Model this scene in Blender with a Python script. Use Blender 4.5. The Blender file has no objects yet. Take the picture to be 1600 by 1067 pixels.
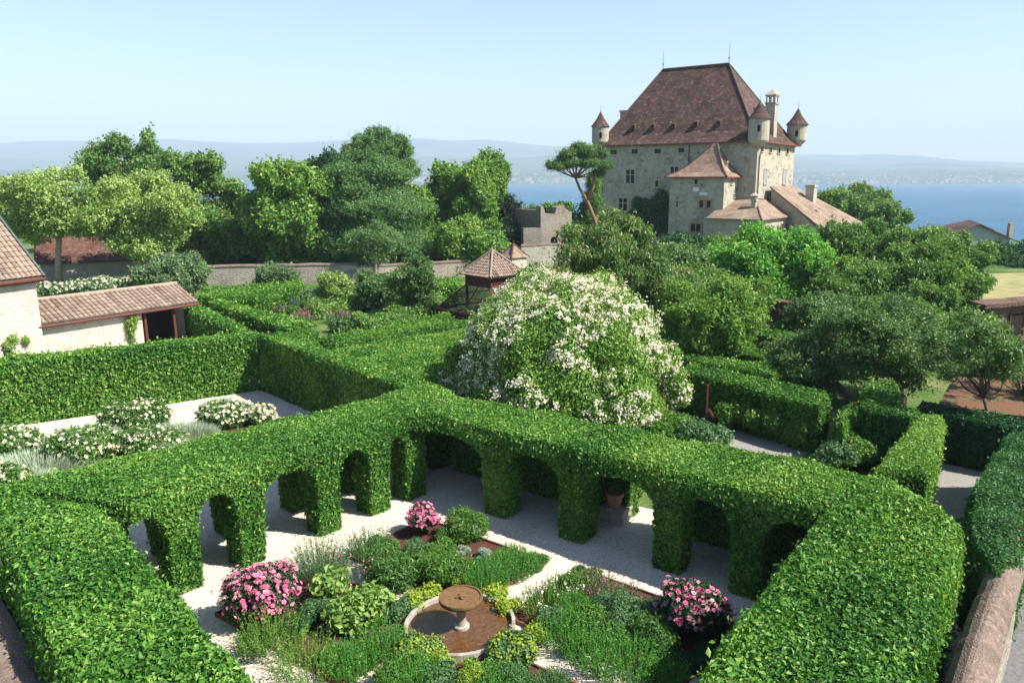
import bpy, math, numpy as np
from mathutils import Vector
S=bpy.context.scene; COL=S.collection
rng=np.random.default_rng(11)
# ------------------------------------------------------------ camera, sky, sun, exposure
H=11.; FP=1180.; X0=850.; PT=math.atan(252/FP)
cd=bpy.data.cameras.new('camera'); cam=bpy.data.objects.new('camera',cd); COL.objects.link(cam)
cam.location=(0,0,H); cam.rotation_euler=(math.pi/2-PT,0,0)
cd.sensor_width=36; cd.lens=36*FP/1600; cd.shift_x=-(X0-800)/1600; cd.clip_start=.1; cd.clip_end=60000
S.camera=cam
SUN=Vector((.96,-.28,0)).normalized(); ELEV=math.radians(47)
SUN=Vector((SUN.x*math.cos(ELEV),SUN.y*math.cos(ELEV),math.sin(ELEV)))
w=bpy.data.worlds.new('World'); S.world=w; w.use_nodes=True
nt=w.node_tree; sky=nt.nodes.new('ShaderNodeTexSky'); sky.sky_type='NISHITA'; sky.sun_disc=False
sky.sun_elevation=ELEV; sky.sun_rotation=math.atan2(SUN.x,SUN.y); sky.air_density=1.0; sky.dust_density=.6; sky.ozone_density=1.5; sky.altitude=400
bg=nt.nodes['Background']; nt.links.new(sky.outputs[0],bg.inputs[0]); bg.inputs[1].default_value=.088
sd=bpy.data.lights.new('sun','SUN'); sd.energy=5.0; sd.angle=math.radians(.5); sd.color=(1,.95,.84)
so=bpy.data.objects.new('sun',sd); COL.objects.link(so); so.rotation_euler=SUN.to_track_quat('Z','Y').to_euler()
V=S.view_settings; V.view_transform='Standard'; V.look='None'; V.exposure=1.25; V.gamma=1
S.render.engine='CYCLES'; S.cycles.volume_bounces=0; S.cycles.max_bounces=6; S.cycles.transmission_bounces=4; S.cycles.diffuse_bounces=3
S.cycles.transparent_max_bounces=4

# ------------------------------------------------------------ photo pixel -> world
def ray(px,py):
    u=(px-X0)/FP; v=(533.5-py)/FP
    return np.array((u,math.cos(PT)+v*math.sin(PT),-math.sin(PT)+v*math.cos(PT)))
def at(px,py,z=0.):
    d=ray(px,py); t=(z-H)/d[2]; return np.array((d[0]*t,d[1]*t))
def dp(px,py,Y):
    d=ray(px,py); t=Y/d[1]; return np.array((d[0]*t,Y,H+d[2]*t))
class Frame:
    def __init__(s,o,a): s.o=np.array((o[0],o[1],0.)); s.a=a; s.x=np.array((math.cos(a),math.sin(a),0)); s.y=np.array((-math.sin(a),math.cos(a),0))
    def hit(s,px,py,axis,val):
        d=ray(px,py); c=np.array((0,0,H))-s.o; n=s.x if axis=='x' else s.y; m=s.y if axis=='x' else s.x
        t=(val-c@n)/(d@n); p=c+d*t; return p@m,p[2]
    def loc(s,p): q=np.array((p[0],p[1],0.))-s.o; return q@s.x,q@s.y

# ------------------------------------------------------------ mesh collector
class Geo:
    def __init__(s): s.V=[];s.F=[];s.val=[];s.mi=[];s.n=0
    def add(s,V,F,val=.5,mi=0):
        V=np.asarray(V,float).reshape(-1,3)
        if not isinstance(F,np.ndarray): 
            for k in sorted({len(f) for f in F}):
                a=np.array([f for f in F if len(f)==k]); s.F.append(a+s.n); s.val.append(np.full(len(a),val)); s.mi.append(np.full(len(a),mi))
        else:
            s.F.append(F+s.n); s.val.append(np.broadcast_to(val,(len(F),)).astype(float)); s.mi.append(np.full(len(F),mi))
        s.V.append(V); s.n+=len(V); return s
    def box(s,x0,x1,y0,y1,z0,z1,mi=0,val=.5):
        x0,x1=min(x0,x1),max(x0,x1);y0,y1=min(y0,y1),max(y0,y1);z0,z1=min(z0,z1),max(z0,z1)
        return s.add([(x0,y0,z0),(x1,y0,z0),(x1,y1,z0),(x0,y1,z0),(x0,y0,z1),(x1,y0,z1),(x1,y1,z1),(x0,y1,z1)],
              [(0,3,2,1),(4,5,6,7),(0,1,5,4),(1,2,6,5),(2,3,7,6),(3,0,4,7)],val,mi)
    def prism(s,pts,z0,z1,mi=0,val=.5):
        n=len(pts); zt=z1 if hasattr(z1,'__len__') else [z1]*n
        return s.add([(*p[:2],z0) for p in pts]+[(p[0],p[1],zt[i]) for i,p in enumerate(pts)],
              [tuple(range(n-1,-1,-1)),tuple(range(n,2*n))]+[(i,(i+1)%n,n+(i+1)%n,n+i) for i in range(n)],val,mi)
    def slab(s,P,t,mi=0,val=.5):   # polygon P (3D, CCW from above) thickened downward
        n=len(P); P=[tuple(p) for p in P]
        return s.add(P+[(p[0],p[1],p[2]-t) for p in P],[tuple(range(n)),tuple(range(2*n-1,n-1,-1))]+[(i,n+i,n+(i+1)%n,(i+1)%n) for i in range(n)],val,mi)
    def lathe(s,prof,c=(0,0,0),n=16,mi=0,val=.5):
        a=np.arange(n)*2*math.pi/n; V=[]
        for r,z in prof: V+= [(c[0]+r*math.cos(t),c[1]+r*math.sin(t),c[2]+z) for t in a]
        F=[(j*n+i,j*n+(i+1)%n,(j+1)*n+(i+1)%n,(j+1)*n+i) for j in range(len(prof)-1) for i in range(n)]
        F+=[tuple(range(n-1,-1,-1)),tuple(range((len(prof)-1)*n,len(prof)*n))]
        return s.add(V,F,val,mi)
    def tube(s,pts,rad,n=7,mi=0,val=.5):
        pts=np.asarray(pts,float); a=np.arange(n)*2*math.pi/n; V=[]
        ref=np.array((.3,.2,1.)); 
        for i,p in enumerate(pts):
            t=pts[min(i+1,len(pts)-1)]-pts[max(i-1,0)]; t/=np.linalg.norm(t)+1e-9
            e=np.cross(t,ref); 
            if np.linalg.norm(e)<.1: e=np.cross(t,(1,0,0))
            e/=np.linalg.norm(e); f=np.cross(t,e); r=rad[i] if hasattr(rad,'__len__') else rad
            V+=[p+r*(math.cos(q)*e+math.sin(q)*f) for q in a]
        F=[(j*n+i,j*n+(i+1)%n,(j+1)*n+(i+1)%n,(j+1)*n+i) for j in range(len(pts)-1) for i in range(n)]
        F+=[tuple(range(n-1,-1,-1)),tuple(range((len(pts)-1)*n,len(pts)*n))]
        return s.add(V,F,val,mi)
    def bar(s,a,b,w,h=None,mi=0):
        h=h or w; a=np.array(a,float);b=np.array(b,float);t=(b-a)/np.linalg.norm(b-a)
        e=np.cross(t,(0,0,1.)); e=np.array((1.,0,0)) if np.linalg.norm(e)<.05 else e/np.linalg.norm(e); f=np.cross(e,t)
        V=[p+sx*e*w/2+sz*f*h/2 for p in (a,b) for sx,sz in ((-1,-1),(1,-1),(1,1),(-1,1))]
        return s.add(V,[(0,1,2,3),(7,6,5,4),(0,4,5,1),(1,5,6,2),(2,6,7,3),(3,7,4,0)],.5,mi)
    def tris(s):
        V=np.concatenate(s.V); T=[]
        for f in s.F:
            for k in range(1,f.shape[1]-1): T.append(f[:,[0,k,k+1]])
        return V[np.concatenate(T)]
    def build(s,name,mats,parent=None,smooth=False,uv=False):
        V=np.concatenate(s.V); me=bpy.data.meshes.new(name)
        lt=np.concatenate([np.full(len(f),f.shape[1]) for f in s.F]); li=np.concatenate([f.ravel() for f in s.F])
        ls=np.concatenate([[0],np.cumsum(lt)[:-1]])
        me.vertices.add(len(V)); me.vertices.foreach_set('co',V.ravel().astype(np.float32))
        me.loops.add(len(li)); me.loops.foreach_set('vertex_index',li.astype(np.int32))
        me.polygons.add(len(lt)); me.polygons.foreach_set('loop_start',ls.astype(np.int32))
        me.polygons.foreach_set('material_index',np.concatenate(s.mi).astype(np.int32))
        me.polygons.foreach_set('use_smooth',np.full(len(lt),smooth))
        at_=me.attributes.new('v','FLOAT','FACE'); at_.data.foreach_set('value',np.concatenate(s.val).astype(np.float32))
        if uv:
            A,B,C=V[li[ls]],V[li[ls+1]],V[li[ls+2]]; N=np.cross(B-A,C-A); N/=np.linalg.norm(N,axis=1)[:,None]+1e-12
            U=np.stack([-N[:,1],N[:,0],N[:,0]*0],1); L=np.linalg.norm(U,axis=1); U[L<.02]=(1,0,0); U/=np.linalg.norm(U,axis=1)[:,None]
            W=np.cross(N,U); fi=np.repeat(np.arange(len(lt)),lt); P=V[li]
            q=np.stack([(P*U[fi]).sum(1),(P*W[fi]).sum(1)],1)
            me.uv_layers.new(name='UVMap').data.foreach_set('uv',q.ravel().astype(np.float32))
        for m in (mats if isinstance(mats,(list,tuple)) else [mats]): me.materials.append(m)
        me.update(calc_edges=True)
        o=bpy.data.objects.new(name,me); COL.objects.link(o)
        if parent: o.parent=parent
        return o
def tag(o,label=None,cat=None,group=None,kind=None):
    if label: o['label']=label
    if cat: o['category']=cat
    if group: o['group']=group
    if kind: o['kind']=kind
    return o
def thing(name,label,cat,loc=(0,0,0),rz=0,group=None):
    o=bpy.data.objects.new(name,None); COL.objects.link(o); o.location=loc if len(loc)==3 else (*loc,0); o.rotation_euler=(0,0,rz); o.empty_display_size=.3
    return tag(o,label,cat,group)

# ------------------------------------------------------------ materials
def newmat(name,rough=.8,spec=.3):
    m=bpy.data.materials.new(name); m.use_nodes=True; nt=m.node_tree; b=nt.nodes['Principled BSDF']
    b.inputs['Roughness'].default_value=rough; b.inputs['Specular IOR Level'].default_value=spec
    return m,nt,b
def nd(nt,t,**k):
    n=nt.nodes.new('ShaderNode'+t)
    for a,v in k.items(): setattr(n,a,v)
    return n
def ramp(nt,fac,stops):
    r=nd(nt,'ValToRGB'); e=r.color_ramp.elements
    while len(e)<len(stops): e.new(.5)
    for i,(p,c) in enumerate(stops): e[i].position=p; e[i].color=(*c,1)
    nt.links.new(fac,r.inputs[0]); return r.outputs[0]
def noise(nt,sc,det=4,co=None,rough=.6):
    n=nd(nt,'TexNoise'); n.inputs['Scale'].default_value=sc; n.inputs['Detail'].default_value=det; n.inputs['Roughness'].default_value=rough
    if co is None: co=nd(nt,'TexCoord').outputs['Object']
    nt.links.new(co,n.inputs['Vector']); return n.outputs['Fac']
def mix(nt,a,b,f,mode='MIX'):
    m=nd(nt,'MixRGB',blend_type=mode)
    for i,x in ((0,f),(1,a),(2,b)):
        if hasattr(x,'default_value') or hasattr(x,'links'): nt.links.new(x,m.inputs[i])
        else: m.inputs[i].default_value=x if i==0 else (*x,1)
    return m.outputs[0]
def bump(nt,b,h,st=.5,dist=.05):
    n=nd(nt,'Bump'); n.inputs['Strength'].default_value=st; n.inputs['Distance'].default_value=dist
    nt.links.new(h,n.inputs['Height']); nt.links.new(n.outputs[0],b.inputs['Normal'])
def leafmat(name,stops,trans=.28,rough=.5,spec=.35,tcol=1.5):
    m,nt,b=newmat(name,rough,spec); a=nd(nt,'Attribute',attribute_name='v')
    c=ramp(nt,a.outputs['Fac'],stops); nt.links.new(c,b.inputs['Base Color'])
    t=nd(nt,'BsdfTranslucent'); mc=nd(nt,'MixRGB',blend_type='MULTIPLY'); mc.inputs[0].default_value=1; mc.inputs[2].default_value=(tcol*1.1,tcol,tcol*.5,1)
    nt.links.new(c,mc.inputs[1]); nt.links.new(mc.outputs[0],t.inputs[0])
    x=nd(nt,'MixShader'); x.inputs[0].default_value=trans; nt.links.new(b.outputs[0],x.inputs[1]); nt.links.new(t.outputs[0],x.inputs[2])
    nt.links.new(x.outputs[0],nt.nodes['Material Output'].inputs[0]); return m
def G3(a,b,c): return [(0,a),(.5,b),(1,c)]
M={}
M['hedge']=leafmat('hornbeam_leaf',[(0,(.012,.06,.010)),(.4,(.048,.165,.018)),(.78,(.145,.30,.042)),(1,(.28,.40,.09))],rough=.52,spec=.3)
M['hedge2']=leafmat('far_hedge_leaf',G3((.018,.075,.012),(.075,.20,.02),(.2,.34,.04)))
M['dark']=leafmat('dark_leaf',G3((.008,.038,.014),(.022,.095,.026),(.06,.17,.04)))
M['tree']=leafmat('tree_leaf',G3((.03,.10,.018),(.10,.215,.038),(.25,.36,.09)))
M['bright']=leafmat('bright_tree_leaf',G3((.035,.12,.016),(.125,.26,.038),(.29,.41,.09)))
M['lime']=leafmat('pale_tree_leaf',G3((.10,.20,.04),(.24,.36,.085),(.42,.52,.19)))
M['grey']=leafmat('grey_leaf',G3((.05,.11,.04),(.12,.21,.08),(.25,.33,.17)))
M['conif']=leafmat('conifer_leaf',G3((.03,.10,.028),(.095,.20,.055),(.2,.31,.10)),trans=.2)
M['blackg']=leafmat('yew_leaf',G3((.004,.018,.01),(.008,.035,.015),(.02,.06,.022)),trans=.1)
M['cherry']=leafmat('cherry_leaf',[(0,(.025,.08,.02)),(.4,(.07,.17,.035)),(.75,(.2,.29,.09)),(.97,(.42,.40,.2)),(1,(.35,.12,.05))])
M['apple']=leafmat('apple_leaf',G3((.022,.08,.022),(.085,.175,.045),(.2,.3,.11)))
M['silver']=leafmat('silver_leaf',G3((.2,.28,.2),(.34,.42,.31),(.5,.56,.44)),trans=.2)
M['ladys']=leafmat('yellow_flower_leaf',G3((.10,.22,.03),(.32,.42,.04),(.5,.55,.07)))
M['herbg']=leafmat('fresh_herb_leaf',G3((.02,.09,.015),(.06,.21,.03),(.16,.36,.06)))
M['fig']=leafmat('fig_leaf',G3((.03,.13,.018),(.10,.31,.035),(.26,.46,.08)))
M['sage']=leafmat('sage_leaf',G3((.05,.13,.045),(.11,.21,.085),(.2,.31,.15)))
M['white']=leafmat('white_petal',G3((.56,.49,.32),(.74,.68,.52),(.82,.79,.68)),trans=.2,tcol=1)
M['pink']=leafmat('pink_petal',[(0,(.42,.03,.14)),(.35,(.64,.12,.28)),(.7,(.76,.34,.46)),(1,(.84,.6,.64))],trans=.2,tcol=1)
M['dusty']=leafmat('dusty_pink_petal',G3((.3,.07,.14),(.45,.16,.22),(.55,.3,.33)),trans=.2,tcol=1)
M['purple']=leafmat('purple_petal',G3((.06,.03,.3),(.13,.08,.45),(.25,.15,.55)),trans=.2,tcol=1)
M['redp']=leafmat('red_petal',G3((.4,.03,.03),(.6,.08,.05),(.65,.2,.15)),trans=.2,tcol=1)
def simple(name,c1,c2,sc=6,rough=.85,spec=.2,bs=.4,bd=.02,det=6):
    m,nt,b=newmat(name,rough,spec); n=noise(nt,sc,det); c=ramp(nt,n,[(.3,c1),(.7,c2)]); nt.links.new(c,b.inputs['Base Color'])
    if bs: bump(nt,b,noise(nt,sc*4,4),bs,bd)
    return m
M['bark']=simple('bark',(.06,.045,.035),(.16,.12,.09),9,bs=.8)
M['barkp']=simple('pine_bark',(.14,.07,.045),(.28,.16,.11),5,bs=.8)
M['paleb']=simple('pale_bark',(.22,.17,.11),(.4,.33,.24),5,bs=.6)
M['soil']=simple('bed_soil',(.06,.025,.02),(.15,.065,.045),14,bs=1,bd=.05)
M['iron']=simple('rusty_edging',(.12,.05,.03),(.25,.11,.07),10)
M['redwood']=simple('red_stained_wood',(.075,.024,.02),(.12,.04,.033),6,.6,bs=.2)
M['brownwood']=simple('brown_wood',(.12,.04,.03),(.22,.08,.055),8,.6)
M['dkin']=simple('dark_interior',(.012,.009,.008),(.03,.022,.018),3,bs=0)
M['terra']=simple('terracotta',(.42,.19,.12),(.55,.28,.18),8)
M['lead']=simple('grey_metal',(.22,.24,.25),(.3,.32,.33),4,.5,.5,bs=0)
M['edge']=simple('tin_edge',(.05,.07,.07),(.09,.11,.11),4,.5,.5,bs=0)
m,nt_,b=newmat('window_glass',.3,.2); b.inputs['Base Color'].default_value=(.015,.018,.02,1); M['glass']=m
m,nt_,b=newmat('white_board',.7); b.inputs['Base Color'].default_value=(.7,.7,.68,1); M['board']=m
m,nt_,b=newmat('wire_mesh',.6); b.inputs['Base Color'].default_value=(.03,.022,.02,1)
ch=nd(nt_,'TexChecker'); tr=nd(nt_,'BsdfTransparent'); ms=nd(nt_,'MixShader')
uvn=nd(nt_,'UVMap'); br=nd(nt_,'TexBrick'); br.offset=0; br.inputs['Scale'].default_value=8; br.inputs['Mortar Size'].default_value=.075; br.inputs['Brick Width'].default_value=.5; br.inputs['Row Height'].default_value=.5
nt_.links.new(uvn.outputs[0],br.inputs['Vector']); nt_.links.new(br.outputs['Fac'],ms.inputs[0]); nt_.links.new(tr.outputs[0],ms.inputs[1]); nt_.links.new(b.outputs[0],ms.inputs[2]); nt_.links.new(ms.outputs[0],nt_.nodes['Material Output'].inputs[0]); M['mesh']=m
def stonemat(name,base,dark,light,vsc=2.2,stain=.5,bd=.04,mortar=None,big=.12):
    m,nt,b=newmat(name,.9,.15); co=nd(nt,'TexCoord').outputs['Object']
    mp=nd(nt,'Mapping'); mp.inputs['Scale'].default_value=(1,1,1.7); nt.links.new(co,mp.inputs[0])
    wv=nd(nt,'TexNoise'); wv.inputs['Scale'].default_value=1.3; nt.links.new(mp.outputs[0],wv.inputs['Vector'])
    av=nd(nt,'MixRGB',blend_type='ADD'); av.inputs[0].default_value=.35; nt.links.new(mp.outputs[0],av.inputs[1]); nt.links.new(wv.outputs['Color'],av.inputs[2])
    vo=nd(nt,'TexVoronoi'); vo.inputs['Scale'].default_value=vsc; nt.links.new(av.outputs[0],vo.inputs['Vector'])
    ve=nd(nt,'TexVoronoi',feature='DISTANCE_TO_EDGE'); ve.inputs['Scale'].default_value=vsc; nt.links.new(av.outputs[0],ve.inputs['Vector'])
    sp=nd(nt,'SeparateColor'); nt.links.new(vo.outputs['Color'],sp.inputs[0])
    c=ramp(nt,sp.outputs[0],[(0,dark),(.35,base),(.75,base),(1,light)])
    pl=noise(nt,.45,5,co); plr=ramp(nt,pl,[(.5-big,(0,0,0)),(.5+big,(1,1,1))])
    c=mix(nt,c,mortar or light,plr)                       # patches of render over the rubble
    ed=ramp(nt,ve.outputs['Distance'],[(.0,(1,1,1)),(.06,(0,0,0))])
    c=mix(nt,c,mortar or light,ed)
    st=noise(nt,.9,7,co,.7); c=mix(nt,c,mix(nt,c,(.45,.42,.36),1.,'MULTIPLY'),ramp(nt,st,[(.5,(0,0,0)),(.72,(stain,)*3)]))
    f=noise(nt,9,5,co); c=mix(nt,c,(.55,.55,.55),.18,'OVERLAY'); c=mix(nt,c,ramp(nt,f,[(.2,(.3,.3,.3)),(.8,(.7,.7,.7))]),.45,'OVERLAY')
    nt.links.new(c,b.inputs['Base Color'])
    h=mix(nt,ramp(nt,ve.outputs['Distance'],[(0,(0,0,0)),(.15,(1,1,1))]),ramp(nt,f,[(0,(0,0,0)),(1,(1,1,1))]),.4); bump(nt,b,h,.7,bd)
    return m
M['castle']=stonemat('castle_stone',(.35,.32,.255),(.18,.155,.12),(.46,.43,.35),1.3,1.1,mortar=(.40,.37,.30))
M['rubble']=stonemat('rubble_wall',(.28,.25,.21),(.17,.13,.10),(.38,.35,.30),2.4,.5,.06)
M['white_rub']=stonemat('limewashed_rubble',(.48,.43,.36),(.36,.28,.21),(.54,.49,.42),3.2,.6,.05,mortar=(.52,.47,.40))
M['ruin']=stonemat('ruin_stone',(.17,.145,.12),(.09,.075,.06),(.24,.21,.18),2.6,.9,.06)
M['shadewall']=stonemat('shaded_wall',(.11,.065,.05),(.06,.035,.03),(.17,.11,.09),2.6,.8,.06)  # old wall stone again, darkened so its colour holds the shade
M['oldwall']=stonemat('old_wall',(.26,.22,.18),(.14,.11,.09),(.36,.32,.27),2.6,.8,.06)
M['plaster']=simple('plaster',(.26,.23,.185),(.43,.395,.325),.7,bs=.4,det=9)
M['trim']=simple('cut_stone',(.36,.31,.24),(.48,.42,.33),3,bs=.3)
M['redtrim']=simple('reddish_stone',(.28,.18,.13),(.4,.27,.2),3,bs=.3)
M['coping']=stonemat('stone_coping',(.17,.125,.10),(.10,.07,.055),(.24,.19,.155),11,1.,.03,mortar=(.2,.15,.125))
M['basin']=simple('basin_stone',(.20,.17,.14),(.40,.37,.33),4,bs=.4,det=9)
M['mill']=simple('rusty_stone',(.10,.052,.022),(.19,.11,.05),12,.75,bs=.6,bd=.015)
def tilemat(name,cols,w=.22,h=.16,lich=(.42,.38,.28),la=.5,bd=.03,sc=1.):
    m,nt,b=newmat(name,.85,.2); uvn=nd(nt,'UVMap').outputs[0]
    br=nd(nt,'TexBrick'); br.inputs['Scale'].default_value=1; br.inputs['Brick Width'].default_value=w; br.inputs['Row Height'].default_value=h
    br.inputs['Mortar Size'].default_value=.012; br.inputs['Mortar Smooth'].default_value=.6; br.inputs['Bias'].default_value=0
    nt.links.new(uvn,br.inputs['Vector'])
    # per-tile random value
    sx=nd(nt,'SeparateXYZ'); nt.links.new(uvn,sx.inputs[0])
    def mth(op,a,bv): 
        n=nd(nt,'Math',operation=op)
        for i,x in enumerate((a,bv)):
            if x is None: continue
            if isinstance(x,(int,float)): n.inputs[i].default_value=x
            else: nt.links.new(x,n.inputs[i])
        return n.outputs[0]
    row=mth('FLOOR',mth('DIVIDE',sx.outputs[1],h),None); off=mth('MULTIPLY',row,.5)
    col=mth('FLOOR',mth('ADD',mth('DIVIDE',sx.outputs[0],w),off),None)
    cb=nd(nt,'CombineXYZ'); nt.links.new(col,cb.inputs[0]); nt.links.new(row,cb.inputs[1])
    wn=nd(nt,'TexWhiteNoise'); nt.links.new(cb.outputs[0],wn.inputs['Vector'])
    c=ramp(nt,wn.outputs['Value'],[(i/(len(cols)-1),k) for i,k in enumerate(cols)])
    n1=noise(nt,.35*sc,6,uvn,.65); c=mix(nt,c,mix(nt,c,(.55,.5,.5),1.,'MULTIPLY'),ramp(nt,n1,[(.42,(0,0,0)),(.62,(.8,.8,.8))]))
    n2=noise(nt,1.1*sc,9,uvn,.8); c=mix(nt,c,lich,ramp(nt,n2,[(.55,(0,0,0)),(.68,(la,)*3)]))
    c=mix(nt,c,(.03,.02,.018),mth('MULTIPLY',br.outputs['Fac'],.7))
    nt.links.new(c,b.inputs['Base Color'])
    fr=mth('SUBTRACT',1.,mth('FRACT',mth('DIVIDE',sx.outputs[1],h),None)); bump(nt,b,mth('ADD',fr,mth('MULTIPLY',wn.outputs['Value'],.5)),.8,bd); return m
M['roof']=tilemat('castle_roof_tile',[(.055,.036,.031),(.08,.048,.04),(.065,.042,.036),(.14,.06,.048),(.042,.034,.03)],.45,.35,lich=(.33,.26,.19),la=.95,bd=.06,sc=1.15)
M['roof2']=tilemat('annex_roof_tile',[(.26,.17,.12),(.33,.22,.16),(.24,.16,.12),(.38,.25,.18),(.2,.13,.1)],.3,.26,lich=(.4,.36,.27),la=.5,bd=.05)
M['roof3']=tilemat('pink_roof_tile',[(.27,.185,.13),(.32,.235,.17),(.23,.16,.115),(.37,.28,.21),(.19,.135,.095)],.26,.26,lich=(.5,.42,.33),la=.5,bd=.05)
M['barn']=tilemat('barn_roof_tile',[(.10,.05,.04),(.14,.07,.055),(.09,.045,.04),(.2,.1,.07)],.3,.26,lich=(.25,.2,.15),la=.4,bd=.05)
def canalmat():
    m,nt,b=newmat('canal_tile',.85,.2); a=nd(nt,'Attribute',attribute_name='v')
    c=ramp(nt,a.outputs['Fac'],[(0,(.13,.085,.065)),(.3,(.23,.165,.125)),(.6,(.30,.22,.17)),(.85,(.33,.26,.20)),(1,(.40,.35,.28))])
    n=noise(nt,7,7,None,.75); c=mix(nt,c,(.10,.085,.075),ramp(nt,n,[(.5,(0,0,0)),(.68,(.75,.75,.75))])); nt.links.new(c,b.inputs['Base Color']); bump(nt,b,noise(nt,30,4),.4,.01); return m
M['canal']=canalmat()
def gravelmat():
    m,nt,b=newmat('gravel',.95,.1); co=nd(nt,'TexCoord').outputs['Object']
    v=nd(nt,'TexVoronoi'); v.inputs['Scale'].default_value=38; nt.links.new(co,v.inputs['Vector'])
    sp=nd(nt,'SeparateColor'); nt.links.new(v.outputs['Color'],sp.inputs[0])
    c=ramp(nt,sp.outputs[0],[(0,(.34,.28,.22)),(.4,(.54,.47,.39)),(.8,(.63,.56,.48)),(1,(.70,.65,.57))])
    c=mix(nt,c,ramp(nt,noise(nt,.8,7,co,.7),[(.3,(.36,.36,.36)),(.7,(.6,.6,.6))]),.6,'OVERLAY')
    n=noise(nt,5,6,co,.8); c=mix(nt,c,(.16,.12,.08),ramp(nt,n,[(.66,(0,0,0)),(.74,(.6,.6,.6))]))
    nt.links.new(c,b.inputs['Base Color']); bump(nt,b,v.outputs['Distance'],.6,.02); return m
M['gravel']=gravelmat()
def groundmat():
    m,nt,b=newmat('ground_grass',.95,.1); co=nd(nt,'TexCoord').outputs['Object']
    c=ramp(nt,noise(nt,.12,6,co),[(.3,(.035,.085,.02)),(.5,(.07,.13,.03)),(.68,(.2,.2,.09)),(.8,(.28,.24,.13))])
    c=mix(nt,c,ramp(nt,noise(nt,3,8,co,.8),[(.25,(.2,.2,.2)),(.75,(.8,.8,.8))]),.5,'OVERLAY'); nt.links.new(c,b.inputs['Base Color']); bump(nt,b,noise(nt,8,6,co),1,.1); return m
M['ground']=groundmat()
def watermat(name,col,sc,strength,dist,rough=.12):
    m,nt,b=newmat(name,rough,.5); b.inputs['Base Color'].default_value=(*col,1)
    if name=='lake_water': b.inputs['IOR'].default_value=1.12
    co=nd(nt,'TexCoord').outputs['Object']; mp=nd(nt,'Mapping'); mp.inputs['Scale'].default_value=(.55,1,1); nt.links.new(co,mp.inputs[0])
    bump(nt,b,noise(nt,sc,7,mp.outputs[0],.65),strength,dist); return m,nt,b,mp
m,nt_,b,mp=watermat('lake_water',(.012,.09,.15),.09,1.,2.2,.22)
cc=ramp(nt_,noise(nt_,.012,6,mp.outputs[0],.7),[(.38,(.001,.055,.125)),(.62,(.004,.105,.19))])
cap=ramp(nt_,noise(nt_,.16,6,mp.outputs[0],.75),[(.685,(0,0,0)),(.72,(1,1,1))]); cc=mix(nt_,cc,(.7,.75,.78),cap); nt_.links.new(cc,b.inputs['Base Color']); M['lake']=m
m,nt_,b,mp=watermat('basin_water',(.1,.05,.02),30,.35,.02,.08)
cc=ramp(nt_,noise(nt_,9,8,None,.8),[(.3,(.05,.022,.009)),(.55,(.11,.052,.018)),(.75,(.24,.13,.055))]); nt_.links.new(cc,b.inputs['Base Color']); M['bwater']=m
M['hill']=simple('far_hill',(.02,.06,.055),(.09,.13,.10),.0012,bs=0,det=8)
M['town']=simple('far_town',(.42,.40,.38),(.6,.57,.54),.01,bs=0)
M['moss']=simple('mossy_roof',(.08,.09,.03),(.17,.055,.045),1.3,bs=.6,bd=.04,det=9)
M['asph']=simple('dark_path',(.10,.10,.10),(.17,.16,.16),10,bs=.5)
M['greyp']=simple('grey_gravel',(.19,.175,.16),(.29,.27,.25),14,bs=.6,det=8)

# ------------------------------------------------------------ foliage
def nz(P,f,seed=0):
    r=np.random.default_rng(seed+100); o=np.zeros(len(P))
    for k in range(5):
        d=r.normal(size=3); d/=np.linalg.norm(d); o+=np.sin(P@d*f*(1+k*.45)+r.uniform(0,6.28))
    return o/2.6
def nrm(a): return a/(np.linalg.norm(a,axis=1)[:,None]+1e-9)
def sample(T,dens,r):
    C=np.cross(T[:,1]-T[:,0],T[:,2]-T[:,0]); L=np.linalg.norm(C,axis=1); A=L/2; ok=A>1e-9
    T=T[ok];C=C[ok];L=L[ok];A=A[ok]; n=int(A.sum()*dens); i=r.choice(len(A),n,p=A/A.sum())
    u,v=r.random(n),r.random(n); f=u+v>1; u[f]=1-u[f]; v[f]=1-v[f]
    return T[i,0]+(T[i,1]-T[i,0])*u[:,None]+(T[i,2]-T[i,0])*v[:,None],C[i]/L[i][:,None]
def quads(g,P,T,B,l,w,val,mi=0,fold=0.,base=False,N=None):
    l=np.broadcast_to(l,(len(P),))[:,None]; w=np.broadcast_to(w,(len(P),))[:,None]
    a=P if base else P-T*l*.5; c=P+T*l if base else P+T*l*.5; m=a*.55+c*.45
    if N is not None: m=m+N*fold*w
    Vv=np.stack([a,m+B*w*.5,c,m-B*w*.5],1).reshape(-1,3); n=len(P)
    g.add(Vv,np.arange(4*n).reshape(n,4),val,mi)
def leaves(g,P,N,s,r,jit=.7,droop=.35,asp=.58,vb=.5,vs=.2,mi=0,patch=None,size_var=.35):
    n=len(P)
    if not n: return
    Nn=nrm(N+jit*r.normal(size=(n,3))); T=r.normal(size=(n,3)); T[:,2]-=droop*1.5; T=T-(T*Nn).sum(1)[:,None]*Nn; T=nrm(T); B=np.cross(Nn,T)
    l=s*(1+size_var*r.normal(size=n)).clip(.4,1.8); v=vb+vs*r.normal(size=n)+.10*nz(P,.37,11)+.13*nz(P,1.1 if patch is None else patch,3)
    quads(g,P,T,B,l,l*asp,v.clip(.02,.98),mi,.25,N=Nn)
def lsize(d): return max(.08,.0034*d)
def ldens(s,cov=2.1): return cov/(.29*s*s)
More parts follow.
